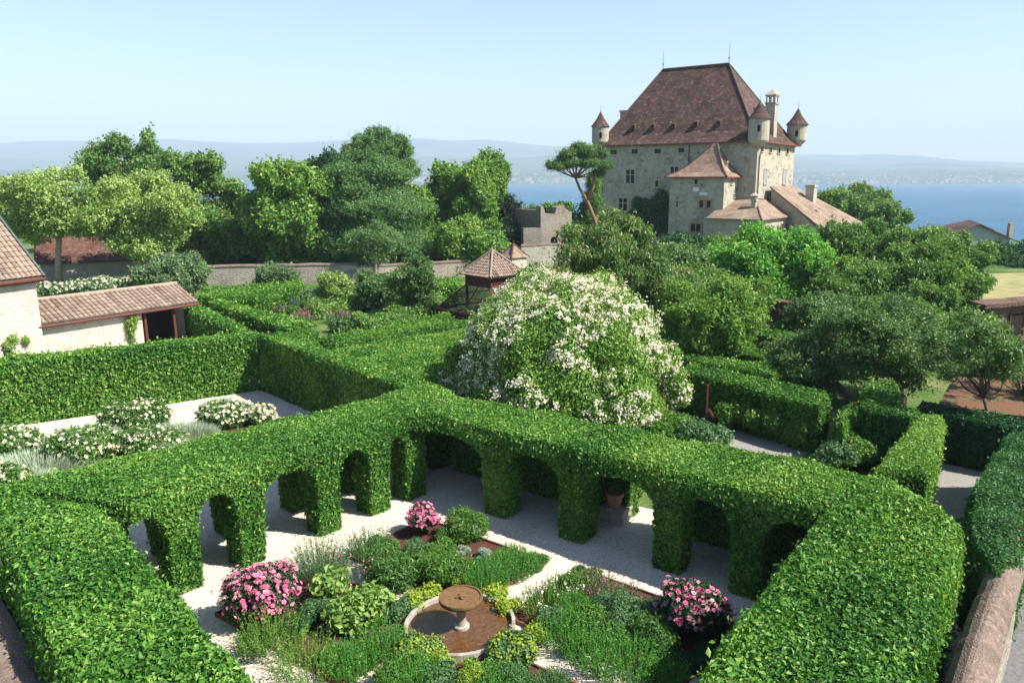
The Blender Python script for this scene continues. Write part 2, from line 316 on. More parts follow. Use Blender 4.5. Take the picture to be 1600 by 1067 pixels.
def poly_off(pts,d):
    pts=np.asarray(pts,float); n=len(pts); out=[]
    for i in range(n):
        a,b,c=pts[i-1],pts[i],pts[(i+1)%n]; e=(b-a)/np.linalg.norm(b-a); f=(c-b)/np.linalg.norm(c-b)
        ne=np.array((-e[1],e[0])); nf=np.array((-f[1],f[0])); k=1+ne@nf; out.append(b+(ne+nf)*d/max(k,.3))
    return np.array(out)
def ccw(p):
    p=np.asarray(p,float); a=sum(p[i-1][0]*p[i][1]-p[i][0]*p[i-1][1] for i in range(len(p))); return p if a>0 else p[::-1]
def hedge_shell(pts,h,c,z0=0,inset=0):
    g=Geo(); o=poly_off(pts,inset) if inset else np.asarray(pts); i=poly_off(pts,c+inset); n=len(o); h=h-inset
    rings=[[(p[0],p[1],z0) for p in o],[(p[0],p[1],h-c) for p in o],[(p[0],p[1],h) for p in i]]
    m=(np.array(rings[1])+np.array(rings[2]))/2; m[:,2]=h-c*.22; m[:,:2]=(o*.7+i*.3)
    rings.insert(2,[tuple(q) for q in m]); V=sum(rings,[])
    F=[(k*n+a,k*n+(a+1)%n,(k+1)*n+(a+1)%n,(k+1)*n+a) for k in range(3) for a in range(n)]
    g.add(V,F); g.add(rings[3],[tuple(range(n))]); return g
def foliate(g,shell,s,r,amp=.05,dens=None,jit=.65,droop=.4,lump=1.6,seed=0,minz=None,vs=.25,vb=.5,mi=0):
    P,N=sample(shell.tris(),dens or ldens(s),r)
    P=P+N*(amp*.6*nz(P,lump,seed)+s*.3*r.normal(size=len(P))-.02)[:,None]
    leaves(g,P,N,s,r,jit=jit,droop=droop,vb=vb,vs=vs,mi=mi)
    k=r.random(len(P))<.02; Q=P[k]+N[k]*(s*r.uniform(.6,1.7,k.sum()))[:,None]; leaves(g,Q,nrm(N[k]+r.normal(size=(k.sum(),3))),s*1.05,r,jit=.9,droop=-.6,vb=vb+.15,vs=vs,mi=mi)
def hedge(label,pts,h,mat='hedge',c=.18,group=None,name='hedge',cat='hedge',z0=0,amp=.06,cov=2.1,s=None,seed=None,vb=.5,extra=None):
    pts=ccw(pts); cen=pts.mean(0); d=min(math.hypot(*p) for p in pts); seed=seed or int(abs(cen[0]*13+cen[1]*7)); r=np.random.default_rng(seed)
    s=s or lsize(d*.6+math.hypot(*cen)*.4)
    g=Geo(); core=hedge_shell(pts,h,c,z0,.09+.3*s); g.add(np.concatenate(core.V),[tuple(f) for F in core.F for f in F],.12)  # dark inner core: shade between the leaves put in its colour
    foliate(g,hedge_shell(pts,h,c,z0),s,r,amp=amp+.25*s,dens=ldens(s,cov),seed=seed,vb=vb)
    if extra: extra(g,r)
    o=g.build(name,M[mat]); return tag(o,label,cat,group)
def strip(a,b,w):   # footprint: left side of a->b thickened by w
    a=np.asarray(a,float);b=np.asarray(b,float);t=(b-a)/np.linalg.norm(b-a);n=np.array((-t[1],t[0])); return [a,b,b+n*w,a+n*w]
def pstrip(px0,py0,px1,py1,z,w): return strip(at(px0,py0,z),at(px1,py1,z),w)

def blobs(g,cl,s,r,cov=1.6,droop=.4,jit=.7,cull=.72,asp=.58,vb=.5,vs=.2,inner=.35,flat=1.,mi=0,rough=.16):
    cl=[(np.asarray(c,float),np.asarray(q,float)*np.ones(3)) for c,q in cl]
    C=np.array([c for c,_ in cl]); Q=np.array([q for _,q in cl]); PP=[];NN=[]
    for c,q in cl:
        R=(q[0]*q[1]+q[0]*q[2]+q[1]*q[2])/3; n=int(cov*4*math.pi*R/(.29*s*s)/ (1+0)); ni=int(n*inner)
        D=nrm(r.normal(size=(n+ni,3))); k=np.concatenate([r.uniform(.72,1.12,n),r.uniform(.35,.8,ni)])
        k*=1+rough*nz(D*q.max()+c,2.6/max(q.max()*.5,.3),7)+rough*.5*r.normal(size=len(k))
        PP.append(c+D*q*k[:,None]); NN.append(nrm(D/q))
    P=np.concatenate(PP);N=np.concatenate(NN)
    if cull and len(cl)>1:
        keep=np.ones(len(P),bool); ids=np.repeat(np.arange(len(cl)),[len(x) for x in PP])
        for j in range(len(cl)):
            dd=(((P-C[j])/Q[j])**2).sum(1); keep&=~((dd<cull*cull)&(ids!=j))
        P=P[keep];N=N[keep]
    leaves(g,P,N,s,r,jit=jit,droop=droop,asp=asp,vb=vb,vs=vs,mi=mi)
    return P,N
def sprigs(g,P,N,s,r,reach,n,droop=.4,asp=.58,m=6,vb=.56):
    i=r.integers(0,len(P),n); up=nrm(N[i]+(0,0,.35)+.45*r.normal(size=(n,3))); L=reach*r.random(n)**2.2
    k=np.repeat(np.arange(n),m); t=r.random(len(k))**.6; Q=P[i][k]+up[k]*(L[k]*t)[:,None]+r.normal(size=(len(k),3))*s*.55
    leaves(g,Q,up[k],s*.95,r,jit=1.,droop=droop,asp=asp,vb=vb,vs=.25)
def tree(name,label,px,py,Y,R,rz=None,lo=None,mat='tree',ncl=34,cr=.33,s=None,tr=.2,bark='bark',group=None,seed=1,cov=1.25,lean=(0,0),cat='tree',wild=.25,base=None,droop=.4,squash=.85,top=None,asp=.58,limbs=9,inner=.3):
    """px,py: centre of the crown in the photo; Y its depth; R, rz crown radii in metres"""
    r=np.random.default_rng(seed); c=dp(px,py,Y); rz=rz or R; b=np.array((c[0]+lean[0],c[1]+lean[1],0.)) if base is None else np.array((*base,0.))
    c=c-b; s=s or lsize(Y)*1.1; root=thing(name,label,cat,tuple(b),0,group); cl=[]
    k=0
    while len(cl)<ncl and k<5000:
        k+=1; d=nrm(r.normal(size=(1,3)))[0]; q=r.uniform(.25,1)**.5*(1-cr*.75); q*=1+wild*r.normal()*.5
        p=c+d*np.array((R,R,rz))*q
        rr=cr*R*r.uniform(.65,1.25); rr3=np.array((rr,rr,rr*squash))
        if p[2]-rr3[2]*.5<(lo if lo is not None else -5): continue
        if any(np.linalg.norm((p-o[0])/(R,R,rz))<cr*.5 for o in cl): continue
        cl.append((p,rr3))
    g=Geo(); P,N=blobs(g,[(p,q*.86) for p,q in cl],s,r,cov=cov*.8,droop=droop,asp=asp,inner=inner,rough=.22)
    sprigs(g,P,N,s,r,cr*R*.55,int(len(P)*.20),droop,asp); cro=g.build('crown',M[mat],root)
    g=Geo(); top_=c+np.array((0,0,rz*.35)); mid=np.array((c[0]*.3+r.normal()*.1*R,c[1]*.3,max(c[2]-rz*.75,.5)))
    if tr: 
        g.tube([(0,0,-.1),(mid[0]*.4,mid[1]*.4,mid[2]*.5),mid,(mid+top_)/2+r.normal(size=3)*.06*R,top_],[tr*1.35,tr,tr*.85,tr*.55,tr*.15])
        for i in r.choice(len(cl),min(limbs,len(cl)),replace=False):
            e=cl[i][0]; st=mid+(top_-mid)*r.uniform(0,.5); mm=(st*.5+e*.5)+np.array((0,0,-.08*R))+r.normal(size=3)*.05*R; g.tube([st,mm,e],[tr*.5,tr*.32,tr*.1],6)
        g.build('trunk',M[bark],root,smooth=True)
    return root
def blossoms(g,P,N,s,r,mi=0,vb=.5,vs=.18,np_=5,inner=True):
    n=len(P); N=nrm(N+.35*r.normal(size=(n,3))); e=nrm(np.cross(N,r.normal(size=(n,3)))); f=np.cross(N,e); v=(vb+vs*r.normal(size=n)).clip(0,1); ss=s*r.uniform(.7,1.2,n)
    for k in range(np_):
        a=2*math.pi*k/np_; D=math.cos(a)*e+math.sin(a)*f; T=nrm(D+.3*N); quads(g,P,T,np.cross(N,D),ss*.55,ss*.6,v,mi,base=True)
    if inner:
        for k in range(4):
            a=2*math.pi*k/4+.5; D=math.cos(a)*e+math.sin(a)*f; T=nrm(D*.55+N); quads(g,P+N*s*.03,T,np.cross(N,D),ss*.34,ss*.36,(v+.12).clip(0,1),mi,base=True)
def spikes(g,cx,cy,rad,h,n,r,w=.012,spread=.35,z0=0,mi=0,vb=.5,seg=1,ell=1.):
    a=r.uniform(0,6.283,n); q=np.sqrt(r.random(n))*rad; P=np.stack([cx+q*np.cos(a),cy+q*np.sin(a)*ell,np.full(n,z0)],1)
    T=nrm(np.stack([np.cos(a)*spread*q/rad+.12*r.normal(size=n),np.sin(a)*spread*q/rad+.12*r.normal(size=n),np.ones(n)],1)); B=nrm(np.cross(T,r.normal(size=(n,3))))
    l=h*r.uniform(.6,1.15,n)*(1-.35*(q/rad)**2); v=(vb+.2*r.normal(size=n)).clip(0,1)
    quads(g,P,T,B,l,w,v,mi,base=True)
    return P+T*l[:,None],T,l
def shrub(name,label,x,y,rad,h,mat='tree',s=.07,cat='shrub',ncl=9,group=None,seed=1,cov=1.5,flower=None,fs=.08,fn=60,z0=0.,asp=.55,droop=.2,fcl=1,ell=1.,rise=.35,fv=.5,build=True,stem=True):
    r=np.random.default_rng(seed); cl=[]
    for k in range(ncl):
        a=r.uniform(0,6.283); q=math.sqrt(r.random())*rad*.62; cr=rad*.42*r.uniform(.8,1.2)
        cl.append(((q*math.cos(a),q*math.sin(a)*ell,max(h-cr*.8-(q/rad)**2*h*rise,cr*.6)*r.uniform(.55,1)),(cr,cr,min(cr*.9,h*.5))))
    root=thing(name,label,cat,(x,y,z0),0,group)
    g=Geo(); P,N=blobs(g,cl,s,r,cov=cov,asp=asp,droop=droop)
    for a in r.uniform(0,6.28,5): g.tube([(0,0,0),(.3*rad*math.cos(a),.3*rad*math.sin(a),h*.6)],[.015,.008],5)
    g.build('foliage',M[mat],root)
    if flower:
        g=Geo(); k=(N[:,2]>-.35)&(P[:,2]>h*.22); P=P[k];N=N[k]; i=r.choice(len(P),min(fn,len(P)),replace=False); P=P[i]+N[i]*fs*.35;N=nrm(N[i]+(0,-.2,.4))
        if fcl>1: P=np.repeat(P,fcl,0)+r.normal(size=(len(P)*fcl,3))*fs*.8; N=np.repeat(N,fcl,0)
        blossoms(g,P,N,fs,r,vb=fv); tag(g.build('blossoms',M[flower],root),kind='stuff')
    return root

# ============================================================ SETTING
def sheet(name,pts,z,mat,kind='structure',label=None):
    g=Geo(); g.add([(p[0],p[1],z) for p in ccw(pts)],[tuple(range(len(pts)))]); return tag(g.build(name,mat),label,kind=kind)
g=Geo()   # land: flat gardens, falling to the lake behind the castle
xs=np.concatenate([[-6000,-2500,-1000,-500],np.linspace(-300,300,61),[500,1000,2500,6000]])
rows=[(-80,0),(0,0),(60,0),(120,0),(172,0),(190,-1.5),(215,-7),(240,-14),(262,-19)]
Vv=[];
for k,(yy,zz) in enumerate(rows):
    for x in xs: Vv.append((x,yy+(8*math.sin(x*.05)+5*math.sin(x*.13+1) if k>3 else 0)-(28 if (x>70 and k>3) else 0),zz))
n=len(xs); g.add(Vv,[(j*n+i,j*n+i+1,(j+1)*n+i+1,(j+1)*n+i) for j in range(len(rows)-1) for i in range(n-1)]); tag(g.build('ground',M['ground'],smooth=True),kind='structure')
sheet('lake',[(-9000,150),(9000,150),(9000,7600),(-9000,7600)],-10,M['lake'])
# far shore: plain and hills beyond
def hills(name,y0,prof,depth,seed,zb=-10):
    r=np.random.default_rng(seed); g=Geo(); nx=150; ny=14; xx=np.linspace(-9500,9500,nx); Vv=[]
    px=np.array([p[0] for p in prof]); 
    for j in range(ny):
        t=j/(ny-1)
        for x in xx:
            y=y0+depth*t; u=(x/ (y0+depth))*FP/1.0+X0; crest=np.interp(u,px,[p[1] for p in prof])*(y0+depth)/FP+H
            z=zb+(crest-zb)*(1-(1-t)**1.6)*1.0; z+=(20+.05*(crest))*t*(1-t)*2*math.sin(x*.0021+j*.9+seed)*math.cos(x*.0009-j*.5)+6*t*math.sin(x*.006+j*2)
            Vv.append((x,y,z))
    g.add(Vv,[(j*nx+i,j*nx+i+1,(j+1)*nx+i+1,(j+1)*nx+i) for j in range(ny-1) for i in range(nx-1)]); return tag(g.build(name,M['hill'],smooth=True),kind='structure')
hills('far_shore',3800,[(-2000,8),(0,12),(300,16),(600,9),(860,13),(1240,12),(1400,15),(1600,11),(3000,10)],1500,1)
hills('far_shore',5600,[(-2000,20),(0,34),(150,28),(300,38),(480,30),(660,36),(760,31),(870,36),(1000,30),(1240,26),(1330,21),(1440,25),(1600,15),(3000,10)],1500,7)
hills('hills',7000,[(-2000,40),(0,55),(60,53),(120,58),(200,56),(300,59),(400,54),(500,56),(660,61),(720,58),(760,59),(850,50),(1000,46),(1180,40),(1240,37),(1300,36),(1360,38),(1420,30),(1500,28),(1600,20),(3000,15)],3200,4)
g=Geo(); r=np.random.default_rng(5)   # pale houses of the far town
for k in range(900):
    cx=r.choice([-800,-2600,600,2300,1500,-200]); x=cx+r.normal()*420; y=3830+abs(r.normal())*330; t=(y-3800)/1500; z=-10+ (H+13*5300/FP+10)*(1-(1-t)**1.6)-4
    a=r.uniform(4,10); b=r.uniform(5,9); hh=r.uniform(6,15); g.box(x-a,x+a,y-b,y+b,z-6,z+hh)
tag(g.build('town',M['town']),'pale houses of the distant town along the far shore of the lake','town',kind='stuff')

# gravel courts and paths
sheet('gravel_court',[(-16,17.5),(-4.5,29),(12,19),(0,1)],.004,M['gravel'])
sheet('gravel_terrace',[(-34,24),(-31,28.2),(-15.2,39.0),(-4.4,28.8),(-16.4,17.2),(-24,10)],.008,M['gravel'])
sheet('shed_court',[(-28.6,44.5),(-23.5,52.6),(-18,49),(-24,41)],.006,M['gravel'])
sheet('grey_path',[at(1020,632),at(1075,640),at(1270,705),at(1200,735),at(1060,690),at(1000,650)],.010,M['greyp'])
sheet('dark_path',[at(1465,700),at(1540,705),at(1570,800),at(1430,820),at(1440,740)],.012,M['greyp'])

# ============================================================ CLOISTER HEDGE
Li,Bi,Ri,Ni=[np.array(p,float) for p in ((-10.5,17.8),(-4.2,25.3),(6.95,17.35),(-.5,6.5))]
Lo,Bo,No=[np.array(p,float) for p in ((-15.3,18.15),(-4.9,28.7),(.2,2.3))]; Ro1=np.array((10.0,19.2)); Ro2=np.array((10.2,16.7))
def isect(p,q,a,b):
    d=q-p; e=b-a; t=((a[0]-p[0])*e[1]-(a[1]-p[1])*e[0])/(d[0]*e[1]-d[1]*e[0]); return p+d*t
_a,_b=at(12,880,3.),at(102,1067,3.); _c,_d=at(1430,1067,3.),at(1492,870,3.); Lo=isect(Lo,Bo,_a,_b); No=isect(_a,_b,_c,_d); Ro2=_d+(_d-_c)*.33; Ro1=np.array((9.6,19.35))
HT=3.1
clo=thing('cloister_hedge','square cloister of clipped hornbeam with leafy arches around the herb garden','hedge',(-2,17,0))
CO=np.array((-2,17,0.))
def cpart(name,shell,core,s,seed,amp=.08,cov=2.2,mat='hedge',**k):
    r=np.random.default_rng(seed); g=Geo(); Vc=np.concatenate(core.V); g.add(Vc-CO,[tuple(f) for F in core.F for f in F],.12)  # cloister cores toned dark as the shade behind the leaves
    for vv in shell.V: vv-=CO
    foliate(g,shell,s,r,amp=amp,dens=ldens(s,cov),seed=seed,lump=1.3,**k); return g.build(name,M[mat],clo)
def top_part(name,pts,seed,h=HT,z0=2.5,c=.3,s=.085,cov=2.3):
    pts=ccw(pts); sh=hedge_shell(pts,h,c,z0); co=hedge_shell(pts,h,c,z0,.13)
    if z0>1: co.add([(p[0],p[1],z0+.05) for p in pts],[tuple(range(len(pts)-1,-1,-1))])
    return cpart(name,sh,co,s,seed,amp=.11,cov=cov)
top_part('hedge_roof',[Lo,Li,Bi,Bo],21); top_part('hedge_roof',[Bo,Bi,Ri,Ro1],22)
_n=lambda v:v/np.linalg.norm(v)
top_part('hedge_corner',[Bo+_n(Lo-Bo)*1.6,Bi+_n(Li-Bi)*.75,Bi+_n(Ri-Bi)*.75,Bo+_n(Ro1-Bo)*1.6,Bo+(0,.12)],25,h=HT+.03,z0=2.55,c=.25)
top_part('hedge_wing',[Ro1+_n(Bo-Ro1)*.6,Ri+(-.1,.1),Ni,No,Ro2,Ro1],23,z0=0.,c=.4,s=.10,cov=2.1); top_part('hedge_wing',[No,Ni,Li+(-.34,-.30),Lo+_n(Bo-Lo)*.6,Lo],24,z0=0.,c=.4,s=.098,cov=2.1)
def arcade(A,B,centers,w,th,out,seed,spring=1.75,crown=2.52,ztop=2.75,holes=None):
    """out: unit normal pointing to the courtyard; the arcade is th thick behind line A-B"""
    t=(B-A); L=np.linalg.norm(t); t/=L; P3=lambda s_,d,z:(A[0]+t[0]*s_-out[0]*d,A[1]+t[1]*s_-out[1]*d,z)
    sh=Geo();co=Geo(); ss=np.linspace(0,L,int(L/.08)); 
    def zb(s_):
        cs=sorted(centers); 
        for c in cs:
            if abs(s_-c)<w/2: return spring-.1
        lo=max([c+w/2 for c in cs if c+w/2<=s_+1e-6],default=0-.3); hi=min([c-w/2 for c in cs if c-w/2>=s_-1e-6],default=L+.3)
        if hi-lo>4.4: return ztop-.02
        u=(s_-(lo+hi)/2)/((hi-lo)/2); return spring+(crown-spring)*math.sqrt(max(0,1-u*u))
    for G_,ins in ((sh,0),(co,.11)):
        Vv=[];F=[]
        for s_ in ss: z=min(zb(s_)+ins,ztop-.01); Vv+=[P3(s_,ins,z),P3(s_,ins,ztop),P3(s_,th-ins,z),P3(s_,th-ins,ztop)]
        for i in range(len(ss)-1):
            a=4*i;b=4*i+4; F+=[(a,a+1,b+1,b),(a+2,b+2,b+3,a+3),(a,b,b+2,a+2)]
        G_.add(Vv,F)
    # orient: make front face normals point to out
    T=sh.tris()[:1]; nn=np.cross(T[0,1]-T[0,0],T[0,2]-T[0,0])
    if nn[0]*out[0]+nn[1]*out[1]<0:
        for G_ in (sh,co): G_.F=[f[:,::-1] for f in G_.F]
    cpart('arch_band',sh,co,.085,seed,amp=.05,cov=2.3)
    for k,c in enumerate(centers):
        r=np.random.default_rng(seed*10+k); tw=w*r.uniform(.92,1.08)
        def pg(ins):
            g=Geo(); V_=[];
            for z,f in ((0,.95),(.5,1.0),(1.1,1.0),(spring+.15,1.05)):
                for a,b in ((-1,0),(1,0),(1,1),(-1,1)): V_.append(P3(c+a*(tw/2*f-ins),th*.5+(b-.5)*(th*f-2*ins)+0.0,z))
            F=[(4*j+i,4*j+(i+1)%4,4*j+4+(i+1)%4,4*j+4+i) for j in range(3) for i in range(4)]; g.add(V_,F)
            T=g.tris(); cc=V_[0]; m=np.mean(V_,0); 
            if ((np.cross(T[0,1]-T[0,0],T[0,2]-T[0,0]))@(T[0].mean(0)-m))<0: g.F=[f[:,::-1] for f in g.F]
            return g
        cpart('pier',pg(0),pg(.1),.085,seed*100+k,amp=.05,cov=2.4)
def on(A,B,p): t=(B-A)/np.linalg.norm(B-A); return float((np.asarray(p)-A)@t)
oBL=np.array((Bi-Li)[::-1])*(1,-1); oBL/=np.linalg.norm(oBL); oBR=np.array((Ri-Bi)[::-1])*(1,-1); oBR/=np.linalg.norm(oBR)
if oBR@(np.array((0,15))-Bi)<0: oBR=-oBR
if oBL@(np.array((0,15))-Bi)<0: oBL=-oBL
cBL=[on(Li,Bi,at(*p)) for p in ((298,925),(392,878),(522,835),(598,802))]
cBR=[on(Bi,Ri,at(*p)) for p in ((770,808),(885,850),(1038,895),(1160,935))]
arcade(Li,Bi,cBL+[np.linalg.norm(Bi-Li)-.42],.78,.85,oBL,31); arcade(Bi,Ri,cBR,.86,.85,oBR,32)
# outer side: second row of piers on the left, solid wall with a doorway on the right
Lo2,Bo2=Li-oBL*2.25+(Bi-Li)*-.08,Bi-oBL*2.25+(Bi-Li)*.15
L2=np.linalg.norm(Bo2-Lo2); arcade(Lo2,Bo2,[on(Lo2,Bo2,p-oBL*2.4) for p in [Li+(Bi-Li)*f for f in (.02,.20,.40,.645,.86)]]+[L2-.4],.95,.8,oBL,33)
tR=(Ri-Bi)/np.linalg.norm(Ri-Bi); sA,sB=cBR[1]+.75,cBR[2]-.35
for k,(a,b) in enumerate(((-.8,sA),(sB,np.linalg.norm(Ri-Bi)+1.2))):
    p=Bi+tR*a-oBR*2.3; q=Bi+tR*b-oBR*2.3
    sh=hedge_shell(ccw([p,q,q-oBR*.7,p-oBR*.7]),2.7,.1,0); co=hedge_shell(ccw([p,q,q-oBR*.7,p-oBR*.7]),2.7,.1,0,.1); cpart('hedge_wall',sh,co,.09,41+k,amp=.05,cov=2.1)
# ============================================================ CHATEAU
ANG=math.radians(145); cpt=dp(1181,262,115); C0=cpt[:2]; fr=Frame(C0,ANG)   # local x runs left along the front, y points out of the front
LC=fr.hit(936,262,'y',0)[0]; WC=-fr.hit(1240,262,'x',0)[0]
ZE=fr.hit(1060,224,'y',.5)[1]; 
xr,zr=fr.hit(1139,100,'y',-WC/2); xl,_=fr.hit(1036,111,'y',-WC/2)
cas=thing('chateau','great stone chateau with a steep brown tiled roof and round corner turrets above the lake','castle',(*C0,0),ANG)
ext='chateau'
g=Geo(); g.box(0,LC,-WC,0,0,ZE); g.box(-.15,.9,-.9,.12,0,ZE-.6,1); g.box(-.12,LC+.1,-WC-.1,.12,ZE-.35,ZE-.02,1)
g.build('wall',[M['castle'],M['plaster']],cas,uv=True)
def bell_roof(x0,x1,y0,y1,ze,ridge,zt,ov=.7,flare=.12,t=.18):
    """hipped roof with a slight kick at the eaves; ridge=((x,y),(x,y))"""
    g=Geo(); R=[(x0-ov,y0-ov),(x1+ov,y0-ov),(x1+ov,y1+ov),(x0-ov,y1+ov)]; (ax,ay),(bx,by)=ridge
    tgt=[(ax,ay),(bx,by),(bx,by),(ax,ay)]; rings=[]
    for f,zf in ((0,0),(.10,.055),(.2,.135),(1,1)) if flare else ((0,0),(1,1)):
        rings.append([(R[i][0]+(tgt[i][0]-R[i][0])*f,R[i][1]+(tgt[i][1]-R[i][1])*f,ze+(zt-ze)*zf) for i in range(4)])
    V_=sum(rings,[]); n=4; F=[(k*4+i,k*4+(i+1)%4,k*4+4+(i+1)%4,k*4+4+i) for k in range(len(rings)-1) for i in range(4)]
    g.add(V_,F); b=[(p[0],p[1],p[2]-t) for p in rings[0]]; g.add(rings[0]+b,[(i,4+i,4+(i+1)%4,(i+1)%4) for i in range(4)]+[(7,6,5,4)],.5,1); return g
rf=bell_roof(0,LC,-WC,0,ZE,((xr,-WC/2),(xl,-WC/2)),zr,ov=.8)
roof=rf.build('roof',[M['roof'],M['brownwood']],cas,uv=True)
g=Geo(); g.tube([(xr,-WC/2,zr),(xl,-WC/2,zr)],.2)
for ex,ey,tx in ((-.8,.8,xr),(-.8,-WC-.8,xr),(LC+.8,.8,xl),(LC+.8,-WC-.8,xl)):
    pts=[];
    for f,zf in ((0,0),(.10,.055),(.2,.135),(1,1)): pts.append((ex+(tx-ex)*f,ey+(-WC/2-ey)*f,ZE+(zr-ZE)*zf+.03))
    g.tube(pts,.14)
g.build('ridge_tiles',M['roof2'],roof)
for x_ in (xr,xl):
    g=Geo(); g.tube([(x_,-WC/2,zr-.2),(x_,-WC/2,zr+.8),(x_,-WC/2,zr+3.3)],[.09,.06,.02]); g.lathe([(.05,0),(.2,.2),(.05,.4)],(x_,-WC/2,zr+.7),8); g.build('finial',M['lead'],roof)
# dormer hatches on the front slope
def roofpt(f,x_): # a point on the front slope at fraction f of the height
    y=.8+(-WC/2-.8)*(.2+.8*(f-.135)/.865); return (x_,y,ZE+(zr-ZE)*f)
for px_,py_ in ((991.5,199),(1022,198.5),(1054,197),(1089,194),(1124.7,192.6)):
    f=.21
    for _ in range(6):
        y=roofpt(f,0)[1]; X,Z=fr.hit(px_,py_,'y',y); f=max(.15,(Z-ZE)/(zr-ZE))
    p=roofpt(f,X); g=Geo(); y=p[1]; z=p[2]
    g.add([(X-.3,y+.55,z-.35),(X+.3,y+.55,z-.35),(X+.3,y+.55,z+.33),(X-.3,y+.55,z+.33),(X-.3,y-.5,z-.35),(X+.3,y-.5,z-.35),(X+.3,y-.5,z+.6),(X-.3,y-.5,z+.6)],[(0,1,2,3),(1,5,6,2),(0,3,7,4),(3,2,6,7)],.5,0)
    g.box(X-.2,X+.2,y+.56,y+.6,z-.18,z+.22,1); g.build('dormer',[M['barn'],M['dkin']],roof,uv=True)
def turret(px,pw,pyt,pyb,pya,cx,cy,cone=1.14,win=None,nm='turret'):
    X=cx;Y=cy; wp=np.array((C0[0],C0[1],0))+fr.x*X+fr.y*Y; 
    def zz(py): return fr.hit(px,py,'y',Y)[1]
    d=math.hypot(wp[0],wp[1]); rad=pw/2*d*1.02/FP; g=Geo(); zt,zb,za=zz(pyt),zz(pyb),zz(pya)
    g.lathe([(rad*.45,zb-.9),(rad*.75,zb-.5),(rad*.93,zb-.2),(rad,zb),(rad,zt)],(X,Y,0),20); t=g.build(nm,M['plaster'],cas,smooth=False,uv=True)
    g=Geo(); g.lathe([(rad*cone,zt-.05),(rad*.8,zt+(za-zt)*.24),(rad*.42,zt+(za-zt)*.55),(.03,za)],(X,Y,0),20); g.build('turret_roof',M['roof'],t,uv=True)
    g=Geo(); g.tube([(X,Y,za-.1),(X,Y,za+1.1)],[.05,.02],5); g.build('finial',M['lead'],t)
    g=Geo(); q=wp-np.array((0,0,0)); dx=np.array((-q[0],-q[1],0));dx/=np.linalg.norm(dx); a_=dx@fr.x; b_=dx@fr.y; zc=zt-1.4
    g.box(X+a_*rad-.22,X+a_*rad+.22,Y+b_*rad-.22,Y+b_*rad+.06,zc-.5,zc+.4); g.build('window',M['dkin'],t)
def cyl(px,py,Yl,axis,val): return fr.hit(px,py,axis,val)
turret(941,25,198,222,174,LC-.1,-.1); turret(1176,29,186,220,158,-.1,-.1,1.17); turret(1231,27,196,220,170,-.2,-WC+.2,1.17)
def chimney(parent,px0,px1,pyt,pyb,frm,y,dep,mat='plaster',cap=None,nm='chimney'):
    x0,z1=frm.hit(px0,pyt,'y',y); x1,_=frm.hit(px1,pyt,'y',y); zb=frm.hit(px0,pyb,'y',y)[1]; a,b=sorted((x0,x1)); g=Geo(); g.box(a,b,y-dep,y,zb,z1)
    g.box(a-.12,b+.12,y-dep-.12,y+.12,z1-.25,z1+.05); o=g.build(nm,M[mat],parent,uv=True)
    if cap:
        g=Geo(); h=cap; xm,ym=(a+b)/2,y-dep/2
        for qx in (a+.1,xm,b-.1):
            for qy in (y-.1,y-dep+.1): g.box(qx-.09,qx+.09,qy-.09,qy+.09,z1+.05,z1+h*.5,0)
        g.box(a-.1,b+.1,y-dep-.1,y+.1,z1+h*.5,z1+h*.6,0)
        e=.2; g.add([(a-e,y-dep-e,z1+h*.6),(b+e,y-dep-e,z1+h*.6),(b+e,y+e,z1+h*.6),(a-e,y+e,z1+h*.6),(xm,ym,z1+h*1.1)],[(0,1,4),(1,2,4),(2,3,4),(3,0,4),(3,2,1,0)],.5,0)
        g.build('chimney_cap',M['trim'],o)
    return o
chimney(cas,1211.5,1196.5,160,216,fr,-8.,1.5,cap=1.9); chimney(cas,979,969,173,200,fr,-WC/2+3,1.4)
def window(parent,frm,axis,val,px,py,w_,h_,fr_w=.22,mull=(0,0),mat='trim',arch=False,sgn=1,pane='glass'):
    """opening on the plane axis=val; w_,h_ in photo pixels"""
    a,z=frm.hit(px,py,axis,val); a1,_=frm.hit(px+w_/2,py,axis,val); _,z1=frm.hit(px,py-h_/2,axis,val); hw=abs(a1-a); hh=abs(z1-z)
    def bx(g,a0,a1,z0,z1,t0,t1,mi=0):
        if axis=='y': g.box(a0,a1,val+t0*sgn,val+t1*sgn,z0,z1,mi)
        else: g.box(val+t0*sgn,val+t1*sgn,a0,a1,z0,z1,mi)
    g=Geo(); f=fr_w
    bx(g,a-hw-f,a-hw,z-hh-f,z+hh+f,.001,.09); bx(g,a+hw,a+hw+f,z-hh-f,z+hh+f,.001,.09); bx(g,a-hw,a+hw,z+hh,z+hh+f,.001,.09); bx(g,a-hw-f*1.3,a+hw+f*1.3,z-hh-f,z-hh,.001,.16)
    for k in range(mull[0]): q=a-hw+2*hw*(k+1)/(mull[0]+1); bx(g,q-.07,q+.07,z-hh,z+hh,.01,.08)
    for k in range(mull[1]): q=z+hh*.25; bx(g,a-hw,a+hw,q-.06,q+.06,.01,.08)
    wo=g.build('window',M[mat],parent)
    g=Geo()
    if arch:
        P_=[]; 
        for q in range(9): t=math.pi*q/8; P_.append((a+hw*math.cos(t),z+hh*(.45)+hh*.55*math.sin(t)**.7))
        P_=[(a+hw,z-hh)]+P_+[(a-hw,z-hh)]; 
        for t_ in (.045,): g.add([((p[0],val+t_*sgn,p[1]) if axis=='y' else (val+t_*sgn,p[0],p[1])) for p in P_],[tuple(range(len(P_)))])
    else: bx(g,a-hw,a+hw,z-hh,z+hh,.002,.02)
    g.build('pane',M[pane],wo); return wo
for p in ((959,238),(992,237),(1028,236.5),(1065,235)): window(cas,fr,'y',0,*p,10,7.5,.15)
